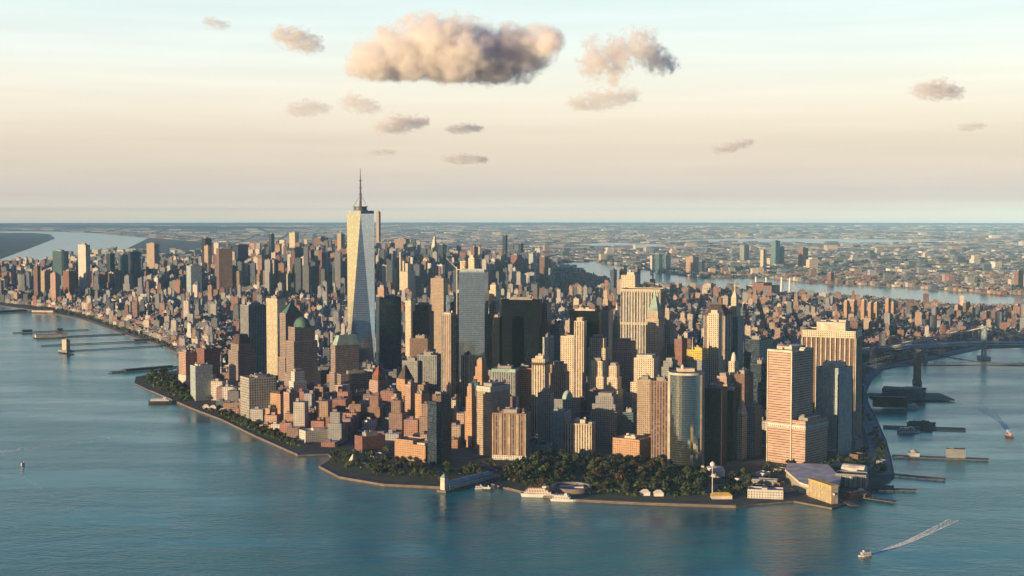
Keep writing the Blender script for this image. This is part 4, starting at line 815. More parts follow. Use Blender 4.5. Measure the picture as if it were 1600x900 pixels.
for i, (x, y, l) in enumerate(((322,640,'white tent on the river path, first of three below the dark mansard tower'),(333,641,'white tent on the river path, middle of three below the dark mansard tower'),(348,646,'white tent on the river path, closest of three to the grey concrete slab'),(1008,776,'small pale tent roof by the promenade, first of two'),(1029,777,'small pale tent roof by the promenade, second of two next to the trees'))):
    o = empty('tent_pavilion', (*gp(x, y), GZ), l, 'tent'); mb = MB(); mb.prism([(-7,-5),(7,-5),(7,5),(-7,5)], 0, 4); mb.build('wall', [MT['tent'], MT['tent']], o); mb = MB(); mb.prism([(-8,-6),(8,-6),(8,6),(-8,6)], 4.02, 9, top=[(-3,-.3),(3,-.3),(3,.3),(-3,.3)]); mb.build('roof', [MT['tent'], MT['tent']], o)
o = empty('restaurant_pavilion', (*gp(1127,781), GZ), 'low tan pavilion with yellow roof by the water under the flag pole', 'pavilion'); mb = MB(); mb.prism([(-15,-7),(15,-7),(15,7),(-15,7)], 0, 5); mb.build('wall', [MT['plantl'], MT['rooft']], o); mb = MB(); mb.prism([(-16,-8),(16,-8),(16,8),(-16,8)], 5.02, 9, top=[(-10,-1),(10,-1),(10,1),(-10,1)]); mb.build('roof', [MT['yel'], MT['yel']], o)
o = empty('monument_mast', (*gp(1113,777), GZ), 'tall thin pale mast with a round head at the park edge', 'mast'); mb = MB(); mb.bar((0,0,0),(0,0,44),.8,n=8,r2=.5); mb.build('pole', MT['trim'], o); mb = MB(); mb.lathe((0,0), [(0,43),(3,45),(4,47.5),(3,50),(0,52)], 14); mb.build('head', MT['tent'], o)
# historic pier house with clock tower
a, e = gp(692,769), gp(766,750); d = Vector(e)-Vector(a); L = d.length; o = empty('pier_house', (a[0], a[1], 0), 'historic pier house with long green roof and a small white clock tower', 'pier house', rz=math.atan2(d.y, d.x)); OCC.append(((a[0]+e[0])/2, (a[1]+e[1])/2, 45))
mb = MB(); mb.box(-4, L, -9, 9, -1, 3.4); mb.build('deck', MT['wall'], o)
mb = MB(); mb.box(8, L-2, -6.5, 6.5, 3.42, 11); mb.build('hall', FA['white'].m, o)
mb = MB(); mb.prism([(7,-7.5),(L-1,-7.5),(L-1,7.5),(7,7.5)], 11.02, 15, top=[(10,-1),(L-4,-1),(L-4,1),(10,1)]); mb.build('roof', [MT['copperl'], MT['copperl']], o)
mb = MB(); mb.box(-1, 7.5, -4.2, 4.2, 3.42, 22); mb.build('clock_tower', MT['trim'], o); mb = MB(); mb.prism([(-1.5,-4.7),(8,-4.7),(8,4.7),(-1.5,4.7)], 22.02, 28, top=[(3,-.3),(3.5,-.3),(3.5,.3),(3,.3)]); mb.build('tower_roof', [MT['copperl'], MT['copperl']], o)

# ---- boats
def boat(name, label, px, py, L, ang, hull='shipw', decks=2, cab='shipw', band=None, cat='boat'):
    o = empty(name, (*gp(px, py), 0), label, cat, rz=R(ang)); w_ = L*.22; hh = L*.07+.8
    mb = MB(); st = [(-.5, .8), (-.3, 1), (.15, 1), (.36, .72), (.5, .02)]; top = [(s*L, k*w_/2) for s, k in st]; pol = [(x, -y) for x, y in top]+[(x, y) for x, y in reversed(top)]
    low = [(x*.93, y*.8) for x, y in pol]; mb.prism(low, -.8, hh, 3, top=pol); mb.build('hull', [MT[hull], MT['wood']], o)
    z = hh
    for k in range(decks):
        a, b_ = -.42+.05*k, .24-.07*k; h = 2.6; mb = MB(); mb.box(a*L, b_*L, -w_*.4+.2*k, w_*.4-.2*k, z+.02, z+h, bay=2.4); mb.build('cabin', [FA['white'].m if cab == 'shipw' else MT[cab]], o)
        mb = MB(); mb.box(a*L-.6, b_*L+.8, -w_*.43+.2*k, w_*.43-.2*k, z+h+.02, z+h+.3); mb.build('deck_roof', MT[band or cab], o); z += h+.3
    mb = MB(); mb.box(.02*L, .12*L, -w_*.22, w_*.22, z+.02, z+2.4); mb.build('wheelhouse', MT['shipw'], o)
    mb = MB(); mb.bar((-.05*L, 0, z), (-.05*L, 0, z+6), .18, n=5); mb.bar((-.25*L, 0, z), (-.27*L, 0, z+3), .9, n=8); mb.build('mast', MT['trimd'], o)
    return o
boat('ferry_boat', 'large white tour ferry with an orange deck roof moored at the park promenade', 846,776, 62, -8, 'shipw', 3, 'shipw', 'shipr')
boat('ferry_boat', 'white tour boat moored ahead of the large white ferry', 881,783, 40, -10, 'shipw', 2)
boat('ferry_boat', 'small dark launch with a white wake, out in the east river', 1578,683, 22, -62, 'shipd', 1, 'shipr')
boat('motor_boat', 'small white motor boat trailing a straight wake in the open harbour', 1351,869, 20, 203, 'shipw', 1)
boat('ferry_boat', 'white ship moored on the near side of the ship pier', 1420,676, 46, 4, 'shipw', 2)
boat('sailing_ship', 'dark ship with tall masts moored at the ship pier', 1440,664, 60, 4, 'shipd', 1, 'trimd')
boat('ferry_boat', 'white boat moored before the broad east side pier', 1425,639, 44, 3, 'shipw', 2)
boat('ferry_boat', 'white floating dock ferry with dark hull off the wooded point', 254,630, 62, 4, 'shipd', 2, 'shipw')
boat('motor_boat', 'tiny pale boat alone on the west side water', 36,727, 12, 80, 'shipw', 1)
boat('ferry_boat', 'orange ferry lying in the slip beside the yellow terminal front', 1342,778, 60, 35, 'shipr', 2, 'shipr')
boat('motor_boat', 'small white boat beside the historic pier house', 750,764, 16, 10, 'shipw', 1)
boat('motor_boat', 'small dark workboat beside the historic pier house', 762,766, 18, -10, 'shipd', 1)
FOAM = plain('wake_foam', (.82,.84,.84), .8, .08)
def wake(pts, w0, w1, n, size, seed, edge=.5):
    """churned white water: small ragged crests strewn along the track, thinning towards the tail"""
    P = [Vector(gp(*p)) for p in pts]; mb = MB(); r = random.Random(seed); seg = [(b-a).length for a, b in zip(P, P[1:])]; tot = sum(seg)
    for _ in range(n):
        t = r.random()**1.7; s = t*tot; k = 0
        while k < len(seg)-1 and s > seg[k]: s -= seg[k]; k += 1
        d = (P[k+1]-P[k]).normalized(); q = P[k]+d*s; nn = Vector((-d.y, d.x)); wd = w0+(w1-w0)*t; o_ = r.uniform(-1, 1) if r.random() > edge*t else r.choice((-1, 1))*r.uniform(.75, 1)
        c = q+nn*o_*wd/2; h = size*r.uniform(.35, 1)*(1-.55*t); an = r.uniform(0, 6.28); e = [(c.x+h*1.5*math.cos(an+j*1.571)*r.uniform(.6, 1.3), c.y+h*1.5*math.sin(an+j*1.571)*r.uniform(.6, 1.3), -.05) for j in range(4)]; top = (c.x+r.uniform(-.3, .3)*h, c.y+r.uniform(-.3, .3)*h, h*.75)
        for j in range(4): mb.face([e[j], e[(j+1) % 4], top])
    return tag(mb.build('wake', FOAM), kind='stuff')
wake([(1579,681),(1572,668),(1560,655),(1545,644),(1525,634),(1495,628),(1465,630)], 3, 36, 800, 1.3, 1)
wake([(1348,870),(1380,861),(1420,846),(1450,832),(1490,812)], 4, 15, 2600, .8, 2)
wake([(0,706),(80,696),(170,683),(250,664)], 30, 44, 260, .8, 3)
wake([(36,727),(33,742),(80,775),(150,815)], 2, 12, 160, .6, 4)

# ---- traffic on the shore roads, low sheds and plots near the ferry terminals
def car_proto(mat):
    o = empty('parked_car', (0,0,0), '-', 'car'); mb = MB(); mb.prism([(-2.3,-.9),(2.3,-.9),(2.3,.9),(-2.3,.9)], .35, .95, top=[(-2.2,-.85),(2.2,-.85),(2.2,.85),(-2.2,.85)], bottom=True); mb.build('body', [mat, mat], o)
    mb = MB(); mb.prism([(-1.9,-.8),(1.0,-.8),(1.0,.8),(-1.9,.8)], .951, 1.5, top=[(-1.5,-.7),(.4,-.7),(.4,.7),(-1.5,.7)]); mb.build('cabin', [MT['trimd'], mat], o)
    for x in (-1.4, 1.4):
        for y in (-.86, .86): mb = MB(); mb.bar((x, y-.1, .33), (x, y+.1, .33), .33, n=8); mb.build('wheel', MT['pile'], o)
    return o
carc = [('white', MT['shipw']), ('dark', MT['shipd']), ('orange', MT['yel']), ('grey', MT['grey'])]
def traffic(px, n, where, seed, kinds):
    P = [Vector(gp(*p)) for p in px]; r = random.Random(seed); first = {}
    for i in range(n):
        k = r.randrange(len(P)-1); t = r.random(); a = P[k]*(1-t)+P[k+1]*t; d = (P[k+1]-P[k]).normalized(); s = r.choice((-1, 1)); nn = Vector((-d.y, d.x))*s*r.choice((2.2, 5.4)); c = r.choice(kinds)
        if c not in first: first[c] = car_proto(carc[c][1]); o = first[c]
        else: o = copy_tree(first[c])
        o.location = (a.x+nn.x, a.y+nn.y, GZ+.1); o.rotation_euler.z = math.atan2(d.y, d.x)+(math.pi if s > 0 else 0); o['label'] = f'{carc[c][0]} car {where}'; o['group'] = 'cars '+where
traffic([(1190,772),(1290,762),(1345,740),(1368,712),(1366,690),(1352,650)], 44, 'on the shore road by the ferry terminals', 3, [0,0,1,2,3])
traffic([(715,742),(770,738),(800,722),(860,704),(960,714)], 20, 'on the road behind the historic pier house', 4, [0,1,2,3])
sheds = [(1182,741,1206,748,'white','low white-roofed shed, leftmost on the plaza under the striped pink tower','roofw'),(1210,735,1232,741,'gray','low grey-roofed shed on the plaza under the striped pink tower','roof'),(1150,750,1172,757,'white','small pale shed between the round white-topped building and the plaza','roofw'),
 (1300,728,1322,735,'gray','flat grey building beside the old ferry building','roofw'),(1330,712,1352,722,'brown','low brown-roofed building under the massive brown tower','roofd'),(1372,722,1388,730,'gray','small grey shed by the east shore road','roofw'),(1210,756,1228,763,'brown','brown-roofed kiosk next to the broad pale terminal roof','roofd')]
sheds += [(1380,552,1402,563,'white','pale low building at the foot of the stone bridge approach','roofw'),(1404,549,1424,559,'conc','grey concrete low building at the foot of the stone bridge approach','roofw'),(1360,570,1376,579,'white','small white building by the shore before the stone bridge','roofw'),(1450,549,1480,556,'pink','pinkish low building on the shore between the two bridges','roofw')]
for x0, y0, x1, y1, fac, l, rf in sheds: simple('low_building', l, x0, (x0*.4+x1*.6), x1, y0, Dof(y1), 38, fac, 'low building', roof=rf, plant=None, occ=False)

# ---- the streets between: every block of the city, then the largest ones as things of their own
def inpoly(x, y, P):
    c = False; j = len(P)-1
    for i in range(len(P)):
        if (P[i][1] > y) != (P[j][1] > y) and x < (P[j][0]-P[i][0])*(y-P[i][1])/(P[j][1]-P[i][1])+P[i][0]: c = not c
        j = i
    return c
FRONT = [(-200,466),(-60,469),(60,481),(130,494),(200,519),(250,534),(280,548),(296,585),(345,640),(400,668),(460,696),(520,702),(560,692),(600,690),(660,700),(700,705),(770,705),(830,695),(1000,704),(1060,710),(1200,715),(1290,722),(1325,712),(1340,680),(1342,640),(1342,606),(1350,588),(1380,570),(1440,560),(1533,540),(1650,534),(1800,480)]
def front(x):
    for (a, b), (c, d) in zip(FRONT, FRONT[1:]):
        if a <= x <= c: return b+(d-b)*(x-a)/(c-a)
    return 300
WALLC = [(.26,.125,.095),(.28,.16,.115),(.19,.105,.085),(.34,.225,.16),(.42,.33,.24),(.48,.41,.32),(.38,.36,.33),(.25,.255,.26),(.15,.155,.165),(.075,.095,.12),(.54,.50,.44),(.22,.14,.12)]
ROOFC = [(.12,.125,.13),(.55,.57,.58),(.20,.205,.21),(.66,.67,.66),(.28,.27,.25),(.42,.41,.39),(.55,.54,.52),(.18,.13,.10),(.07,.075,.08),(.22,.22,.22)]
CN = ['red brick','brown-red brick','dark brick','tan brick','buff stone','cream stone','grey-beige','grey','dark grey','slate-dark','pale cream','reddish-brown']
occ = np.array(OCC)
def free(x, y, rad):
    return not np.any((occ[:, 0]-x)**2+(occ[:, 1]-y)**2 < (occ[:, 2]*.92+rad)**2)
blocks = []   # (x, y, w, d, ang, h, colour index, roof index, tier)
rr = random.Random(21)
def grid(D0, D1, ang, sx, sy, gapx, gapy, nx, ny, hfun, region, px0=-140, px1=1760, jit=.12):
    """streets: nx by ny lots to a block, streets gapx and gapy wide, the grid turned by ang"""
    c, s = math.cos(R(ang)), math.sin(R(ang)); W = D1*.62
    bx, by = nx*sx+gapx, ny*sy+gapy
    for bi in range(int(-W*1.3/bx), int(W*1.3/bx)+1):
        for bj in range(int((D0-W*abs(s)*1.2)/by)-1, int((D1+W*abs(s)*1.2)/by)+2):
            X0, Y0 = bi*bx, bj*by; cx, cy_ = (X0+bx/2)*c-(Y0+by/2)*s, (X0+bx/2)*s+(Y0+by/2)*c
            if not (D0-bx < cy_ < D1+bx): continue
            p = PX(cx, cy_, 0)
            if not (px0-60 < p[0] < px1+60): continue
            for i in range(nx):
                for j in range(ny):
                    lx, ly = X0+(i+.5)*sx, Y0+(j+.5)*sy; x, y = lx*c-ly*s, lx*s+ly*c
                    if not (D0 <= y < D1): continue
                    q = PX(x, y, 0)
                    if not (px0 < q[0] < px1): continue
                    if not region(x, y, q[0], q[1]): continue
                    w, d = sx*rr.uniform(.78, 1), sy*rr.uniform(.78, 1)
                    h = hfun(x, y, q[0], q[1])
                    if h <= 0 or not free(x, y, max(w, d)*.5): continue
                    blocks.append((x, y, w, d, ang+rr.uniform(-2, 2), h, rr.choice(CW(q[0], y)), rr.randrange(len(ROOFC)), rr.random()))
def CW(px, D):
    if D > 9500: return [7,8,9,7,8,9,10,6,4,2,9,5]
    if D < 2950 and px < 720: return [0,0,1,1,3,3,4,11,6,7,10]
    if px > 900: return [0,1,1,2,3,6,7,7,8,8,9,11,4,5]
    if D > 6300: return [1,3,5,6,7,7,8,8,9,9,9,9,8,10,2,11]
    return [0,1,2,3,5,6,6,7,7,8,8,9,9,10,10,11]
on_manh = lambda x, y, px, py: py < front(px)-2 and inpoly(x, y, manh)
def n2(x, y, s): return mnoise.noise(Vector((x/s, y/s, 3.3)))
def h_fidi(x, y, px, py):
    e = front(px)-py
    if e < 6: return rr.uniform(8, 20)
    b = 26+44*rr.random()**1.6
    if 600 < px < 1230 and y < 3150: b += 30*rr.random()
    if px < 470: b = 15+28*rr.random()
    elif px < 720: b = 28+46*rr.random()**1.3
    return b
def h_low(x, y, px, py):
    b = 13+13*rr.random()
    if rr.random() < .13: b += 26*rr.random()
    if rr.random() < .025: b += 45
    if px < 1000 and y > 5000: b *= 1+max(0, n2(x, y, 900))*1.2
    if px > 900 and y > 5400: b = min(b, 9+8*rr.random()) if not inpoly(x+300, y+300, manh) else b
    return b*(1 if front(px)-py > 8 else .7)
def h_mid(x, y, px, py):
    k = max(0, 1-abs(px-520)/430); b = 30+60*rr.random()**2
    if rr.random() < .40*k: b += 70+130*rr.random()*k
    if px < 330: b = 24+36*rr.random()+(70 if rr.random() < .14 else 0)
    if px > 860: b = 9+7*rr.random()+(30 if rr.random() < .04 else 0) if not inpoly(x+350, y+350, manh) else 14+16*rr.random()+(40 if rr.random() < .1 else 0)
    return b
grid(2350, 3350, -12, 27, 25, 10, 10, 3, 2, h_fidi, lambda x, y, px, py: on_manh(x, y, px, py))
grid(3350, 4700, -9, 20, 18, 13, 9, 4, 3, h_low, on_manh)
grid(4700, 6500, -9, 22, 20, 16, 11, 5, 3, h_low, on_manh)
grid(6500, 9600, -8.8, 33, 31, 20, 14, 6, 2, h_mid, on_manh)
grid(9600, 13500, -8.8, 70, 60, 24, 18, 4, 2, lambda x, y, px, py: 20+22*rr.random()+(50 if rr.random() < .1 else 0), lambda x, y, px, py: on_manh(x, y, px, py))
far_poly = clip_far(far)
on_far = lambda x, y, px, py: inpoly(x, y, far_poly) and not any(inpoly(x, y, P) for P in BAYS)
BAYS = [[gp(*p) for p in P] for P in ([(1010,377),(1120,373.5),(1250,372.5),(1380,374),(1475,376.5),(1470,379),(1330,381),(1180,378.5)], [(880,382),(960,379),(1045,382),(1040,385.5),(930,385.5)])]
h_bk = lambda x, y, px, py: 9+7*rr.random()+(16*rr.random() if rr.random() < .15 else 0)+(40 if rr.random() < .012 else 0)
grid(6000, 9500, 14, 46, 34, 18, 16, 3, 2, lambda *a: h_bk(*a) if rr.random() < .85 else 0, on_far, px0=700)
grid(9500, 15000, 22, 78, 55, 26, 30, 3, 2, lambda *a: h_bk(*a)*1.1 if rr.random() < .75 else 0, on_far, px0=150)
grid(15000, 27000, 8, 150, 120, 60, 60, 3, 2, lambda *a: 9+10*rr.random()+(40 if rr.random() < .02 else 0) if rr.random() < .5 else 0, on_far, px0=-100)
grid(27000, 44000, 12, 330, 280, 120, 120, 3, 2, lambda *a: 11+12*rr.random() if rr.random() < .45 else 0, on_far, px0=-100)
def block_faces(mb, B_, ox=0, oy=0, oz=GZ):
    x, y, w, d, a, h, ci, ri, tr = B_; c, s = math.cos(R(a)), math.sin(R(a)); x -= ox; y -= oy
    def rect(u0, u1, v0, v1): return [(x+(w*u*c-d*v*s), y+(w*u*s+d*v*c)) for u, v in ((u0, v0), (u1, v0), (u1, v1), (u0, v1))]
    k = .85+.75*((tr*37) % 1); wc = tuple(v*k for v in WALLC[ci]); rc = ROOFC[ri]; z = oz
    if h > 55 and tr < .55:
        z1 = z+h*(.55+.3*tr); mb.prism(rect(-.5, .5, -.5, .5), z, z1, 4.6, c=wc, ct=rc); z2 = z+h; mb.prism(rect(-.36, .34, -.35, .36), z1, z2, 4.6, c=wc, ct=rc); zz = z2; q = .3
    else:
        mb.prism(rect(-.5, .5, -.5, .5), z, z+h, 4.6, c=wc, ct=rc); zz = z+h; q = .42
    return rect, zz, q, wc, rc
def roof_bits(mb, rect, zz, q, wc, rc, tr):
    u = -q+(tr*3.7 % 1)*q; v = -q+(tr*7.1 % 1)*q; e = .22+.12*(tr*5.3 % 1)
    mb.prism(rect(u, u+e, v, v+e), zz+.02, zz+3.2+3*(tr*11 % 1), 60, c=tuple(x*.8 for x in wc), ct=rc)
# the blocks that show largest become things of their own
def vis(B_):
    x, y, w, d, a, h = B_[:6]; return (w+d)*h/y**2*(1.0 if y > 3400 else .55)
HS = [(px, yt, D, l) for (_, l, px, yt, D) in HERO if D < 6900]
pool = sorted([b for b in blocks if 0 < PX(b[0], b[1], 0)[0] < 1600], key=vis, reverse=True)
chosen = []; taken = set(); names = {}
def hidden(B_):
    x, y = B_[0], B_[1]; px, py = PX(x, y, B_[5])
    for (hx, hy, D, l), o in zip(HB, range(len(HB))):
        if D < y-20 and hx[0] < px < hx[1] and py > hy: return True
    return False
HB = []
for o in [o for o in bpy.data.objects if o.parent is None and o.get('category') and o.type == 'EMPTY' and o['category'] not in ('bridge', 'pier', 'boat')]:
    P = [PX(*(v.co+o.location)) for ch in o.children if ch.type == 'MESH' for v in ch.data.vertices]
    if P: HB.append(((min(p[0] for p in P), max(p[0] for p in P)), min(p[1] for p in P), o.location.y, o.name))
for b in pool:
    if len(chosen) >= 150: break
    if not hidden(b): chosen.append(b)
cs = set(id(b) for b in chosen)
def words(b):
    px, py = PX(b[0], b[1], b[5]); h = b[5]; c = CN[b[6]]
    kind = 'tower' if h > 75 else 'mid-rise block' if h > 34 else 'low block'
    near = sorted(HS, key=lambda q: abs(q[0]-px)*1.0+abs(q[2]-b[1])*.05)[:3]
    return c, kind, px, near
REF = {'tallest glass tower': 'tallest glass tower', 'cream tower with twin lit': 'twin-pinnacled cream tower', 'broad dark brown slab': 'broad dark brown midtown slab', 'bright golden glass': 'golden glass tower', 'green copper pyramid roof': 'green pyramid roof', 'broad silver-blue': 'silver-blue glass tower', 'large black steel': 'broadest black tower', 'wide cream slab': 'ribbed cream slab', 'tall dark solitary': 'dark solitary midtown slab', 'very slender cream': 'slender horizon-piercing tower', 'bright white tower by': 'bright white riverside tower', 'dark navy tower with flat': 'flat-topped navy tower', 'tall thin red': 'tall thin red tower', 'pointed silver spire': 'pointed silver spire', 'pink ribbon-window': 'striped pink tower', 'massive brown tower with': 'massive brown tower', 'dark red power station': 'dark red power station', 'dark curved glass': 'dark curved riverside tower', 'pale grey-green glass tower in front': 'pale grey-green glass tower', 'cut-off pale copper': 'cut-off copper pyramid', 'pink brick apartment tower with a red': 'red pyramid crown', 'curved mirror': 'curved glass tower', 'slender tower with sunlit': 'slender piered tower', 'dark topped tower': 'dark-topped orange-lit tower', 'gold-lit wedge': 'gold-lit wedge tower', 'orange-lit brick housing': 'orange-lit housing cluster', 'long low pale': 'long white-roofed cove building', 'tall grey-brown apartment': 'grey-brown corner tower', 'two-tone apartment': 'two-tone apartment house'}
RS = []
for (_, l, px, yt, D) in HERO:
    for k, v in REF.items():
        if k in l and not any(q[2] == v for q in RS): RS.append((px, D, v))
ORD = ['first','second','third','fourth','fifth','sixth','seventh','eighth','ninth','tenth','eleventh','twelfth','thirteenth','fourteenth','fifteenth','sixteenth']
tmp = {}
for b in chosen:
    c, kind, px, _ = words(b); hx, hD, ref = min(RS, key=lambda q: abs(q[0]-px)+abs(q[1]-b[1])*.04)
    dd = b[1]-hD; side = 'west' if px < hx else 'east'
    rel = ('far behind' if dd > 900 else 'behind' if dd > 120 else 'in front of' if dd < -120 else 'level with') if abs(px-hx) < 14 else (f'just {side} of' if abs(px-hx) < 45 and abs(dd) < 500 else f'{"behind and " if dd > 0 else "before and "}{side} of')
    feat = 'stepped' if (b[5] > 55 and b[8] < .55) else 'flat-topped'
    rv = ROOFC[b[7]][0]; rf = 'pale roof' if rv > .38 else 'dark roof' if rv < .15 else 'grey roof'
    tmp.setdefault((feat, c, kind, rf, rel, ref), []).append(b)
used = {}
for (feat, c, kind, rf, rel, ref), bl in tmp.items():
    bl.sort(key=lambda b: PX(b[0], b[1], 0)[0])
    for i, b in enumerate(bl):
        l = f'{feat} {c} {kind}, {rf}, {rel} the {ref}' if len(bl) == 1 else f'{feat} {c} {kind}, {rf}, {ORD[i]} from west {rel} the {ref}'
        if len(l.split()) > 16: l = l.replace(', '+rf+', ', ', ', 1) if ', '+rf+', ' in l and not any(k != (feat, c, kind, rf, rel, ref) and k[:3] == (feat, c, kind) and k[4:] == (rel, ref) for k in tmp) else l.replace(' from west', '').replace(' midtown', '').replace(', '+rf, '').replace('flat-topped ', '')
        for cut in (' from west', 'flat-topped ', 'stepped ', ' brick'):
            if len(l.split()) > 16: l = l.replace(cut, '', 1)
        used.setdefault(l, []).append(b)
for l, bl in used.items():
    for b in bl:
        ox, oy = b[0], b[1]; mb = MB(); rect, zz, q, wc, rc = block_faces(mb, b, ox, oy, 0)
        nm = 'city_tower' if b[5] > 75 else 'city_block'
        o = tag(mb.build(nm, [FA['infill'].m, ROOFMIX], None, (ox, oy, GZ)), l, 'tower block' if b[5] > 75 else 'building', 'blocks of the city streets' if len(bl) > 1 else None)
        m2 = MB(); roof_bits(m2, rect, zz, q, wc, rc, b[8]); m2.build('roof_room', [FA['infill'].m, ROOFMIX], o)
mb = MB()
for b in blocks:
    if id(b) in cs: continue
    rect, zz, q, wc, rc = block_faces(mb, b)
    if b[1] < 9500: roof_bits(mb, rect, zz, q, wc, rc, b[8])
tag(mb.build('city_blocks', [FA['infill'].m, ROOFMIX]), kind='stuff')
print('BLOCKS', len(blocks), len(chosen), len(used)); print('LONG', [l for l in used if len(l.split()) > 16][:4], list(used)[:6])

# ---- trees: trunk with limbs, crown of many leaf clumps
def tree_proto(seed, lm):
    r = random.Random(seed); o = empty('tree', (0, 0, 0), '-', 'tree')
    mb = MB(); mb.bar((0,0,0), (0,0,5), .45, n=6, r2=.3); limbs = []
    for i in range(5):
        t = i*1.26+r.random(); e = (math.cos(t)*3.2, math.sin(t)*3.2, 7.5+r.random()*2); mb.bar((0,0,3.5+r.random()*1.4), e, .22, n=5, r2=.08); limbs.append(e)
    mb.build('trunk', MT['trunk'], o)
    mb = MB(); lobes = [(e[0]*1.05, e[1]*1.05, e[2]+r.uniform(-.5, 1), r.uniform(2.3, 3.4)) for e in limbs]+[(r.uniform(-1,1), r.uniform(-1,1), 10.6+r.random(), 2.9)]
    for (x, y, z, rad) in lobes:
        for k in range(60):
            th, ph = r.uniform(0, 6.283), math.acos(r.uniform(-1, 1)); q = rad*r.uniform(.55, 1.1); c = Vector((x+q*math.sin(ph)*math.cos(th), y+q*math.sin(ph)*math.sin(th), z+q*math.cos(ph)*.8))
            n = Vector((r.gauss(0,1), r.gauss(0,1), r.gauss(.6,1))).normalized(); u = n.orthogonal().normalized(); v = n.cross(u); s = r.uniform(.55, 1.15)
            mb.face([c-u*s-v*s*.6, c+u*s*.9-v*s, c+u*s+v*s*.7, c-u*s*.7+v*s])
    mb.build('crown', LEAF[lm], o); return o
protos = [tree_proto(100+i, 0 if i < 4 else 1) for i in range(6)]
rt = random.Random(5); placed = []; firsts = set()
MARKS = [('round brown fort', 893, 768), ('white tour ferry', 850, 772), ('tall pale mast', 1113, 770), ('curved glass tower', 1075, 742), ('orange civic building', 985, 728), ('two small tent roofs', 1018, 774), ('cream building with arched bays', 905, 716), ('brown block with white base', 800, 728), ('historic pier house', 740, 752), ('low orange hotel', 655, 732), ('pointed pavilion', 550, 726), ('pale tower by the point', 312, 626), ('stub end of the point', 222, 596), ('floating dock ferry', 262, 622), ('grey concrete slab', 395, 660), ('orange brick pair', 432, 672), ('yellow terminal front', 1285, 770), ('old ferry building', 1345, 740)]
MP = [(n_, *gp(a, b_)) for n_, a, b_ in MARKS]
def plant_tree(x, y, label, group, autumn=.25, sc=(.75, 1.25)):
    i = rt.randrange(4, 6) if rt.random() < autumn else rt.randrange(4)
    o = protos[i] if i not in firsts else copy_tree(protos[i]); firsts.add(i)
    o.location = (x, y, GZ); s = rt.uniform(*sc); o.scale = (s*rt.uniform(.9, 1.15), s*rt.uniform(.9, 1.15), s*rt.uniform(.85, 1.15)); o.rotation_euler.z = rt.uniform(0, 6.28)
    mk = min(MP, key=lambda q: (q[1]-x)**2+(q[2]-y)**2)[0]; big = 'broad' if s > .5*(sc[0]+sc[1]) else 'small'; o['label'] = f'{big} '+('autumn brown' if i >= 4 else 'dark green')+f' {label} near the {mk}'; o['group'] = group; placed.append((x, y))
def grove(px, n, label, group, mind, autumn=.25, avoid=(), sc=(.75, 1.25)):
    poly = [gp(*p) for p in px]; xs = [p[0] for p in poly]; ys = [p[1] for p in poly]; k = 0; t = 0
    while k < n and t < n*60:
        t += 1; x, y = rt.uniform(min(xs), max(xs)), rt.uniform(min(ys), max(ys))
        if not inpoly(x, y, poly) or any((x-a)**2+(y-b)**2 < mind**2 for a, b in placed) or not free(x, y, 3): continue
        if any((x-a)**2+(y-b)**2 < c*c for a, b, c in avoid): continue
        plant_tree(x, y, label, group, autumn, sc); k += 1
opens = [(*gp(905,752), 26), (*gp(893,768), 34), (*gp(1008,776), 12), (*gp(1029,777), 12), (*gp(850,760), 22)]
grove([(788,755),(800,730),(850,716),(960,726),(1050,731),(1088,738),(1106,748),(1104,778),(1000,780),(905,773),(840,765)], 150, 'park tree', 'park trees at the tip', 10.5, .3, opens, (.95, 1.45))
grove([(512,727),(530,702),(548,720),(600,708),(640,728),(760,737),(755,747),(690,754),(600,749),(535,739)], 36, 'lawn tree', 'trees on the pavilion lawn', 9, .15, (), (.8, 1.2))
grove([(218,594),(252,586),(292,600),(300,634),(250,612)], 32, 'tree on the wooded point', 'trees on the wooded point', 8.5, .05, (), (1.1, 1.6))
grove([(305,636),(345,648),(385,662),(440,680),(466,702),(400,679),(345,653)], 36, 'tree along the river path', 'trees along the river path', 6.5, .1, (), (.7, 1.0))
grove([(1130,745),(1180,745),(1165,775),(1125,778)], 12, 'roadside tree', 'trees by the shore road', 9, .2, (), (.8, 1.1))
grove([(1362,745),(1385,740),(1380,700),(1370,680),(1362,650),(1355,655),(1360,690),(1370,715)], 12, 'shore road tree', 'trees by the east shore road', 9, .1, (), (.7, 1.0))
grove([(1185,735),(1300,722),(1350,705),(1362,730),(1345,748),(1230,738),(1190,760)], 18, 'plaza tree under the striped pink tower', 'trees on the terminal plaza', 8, .15, [(*gp((a+c)/2, (b_+d_)/2+2), 16) for a, b_, c, d_, *_ in sheds], (.6, .95))
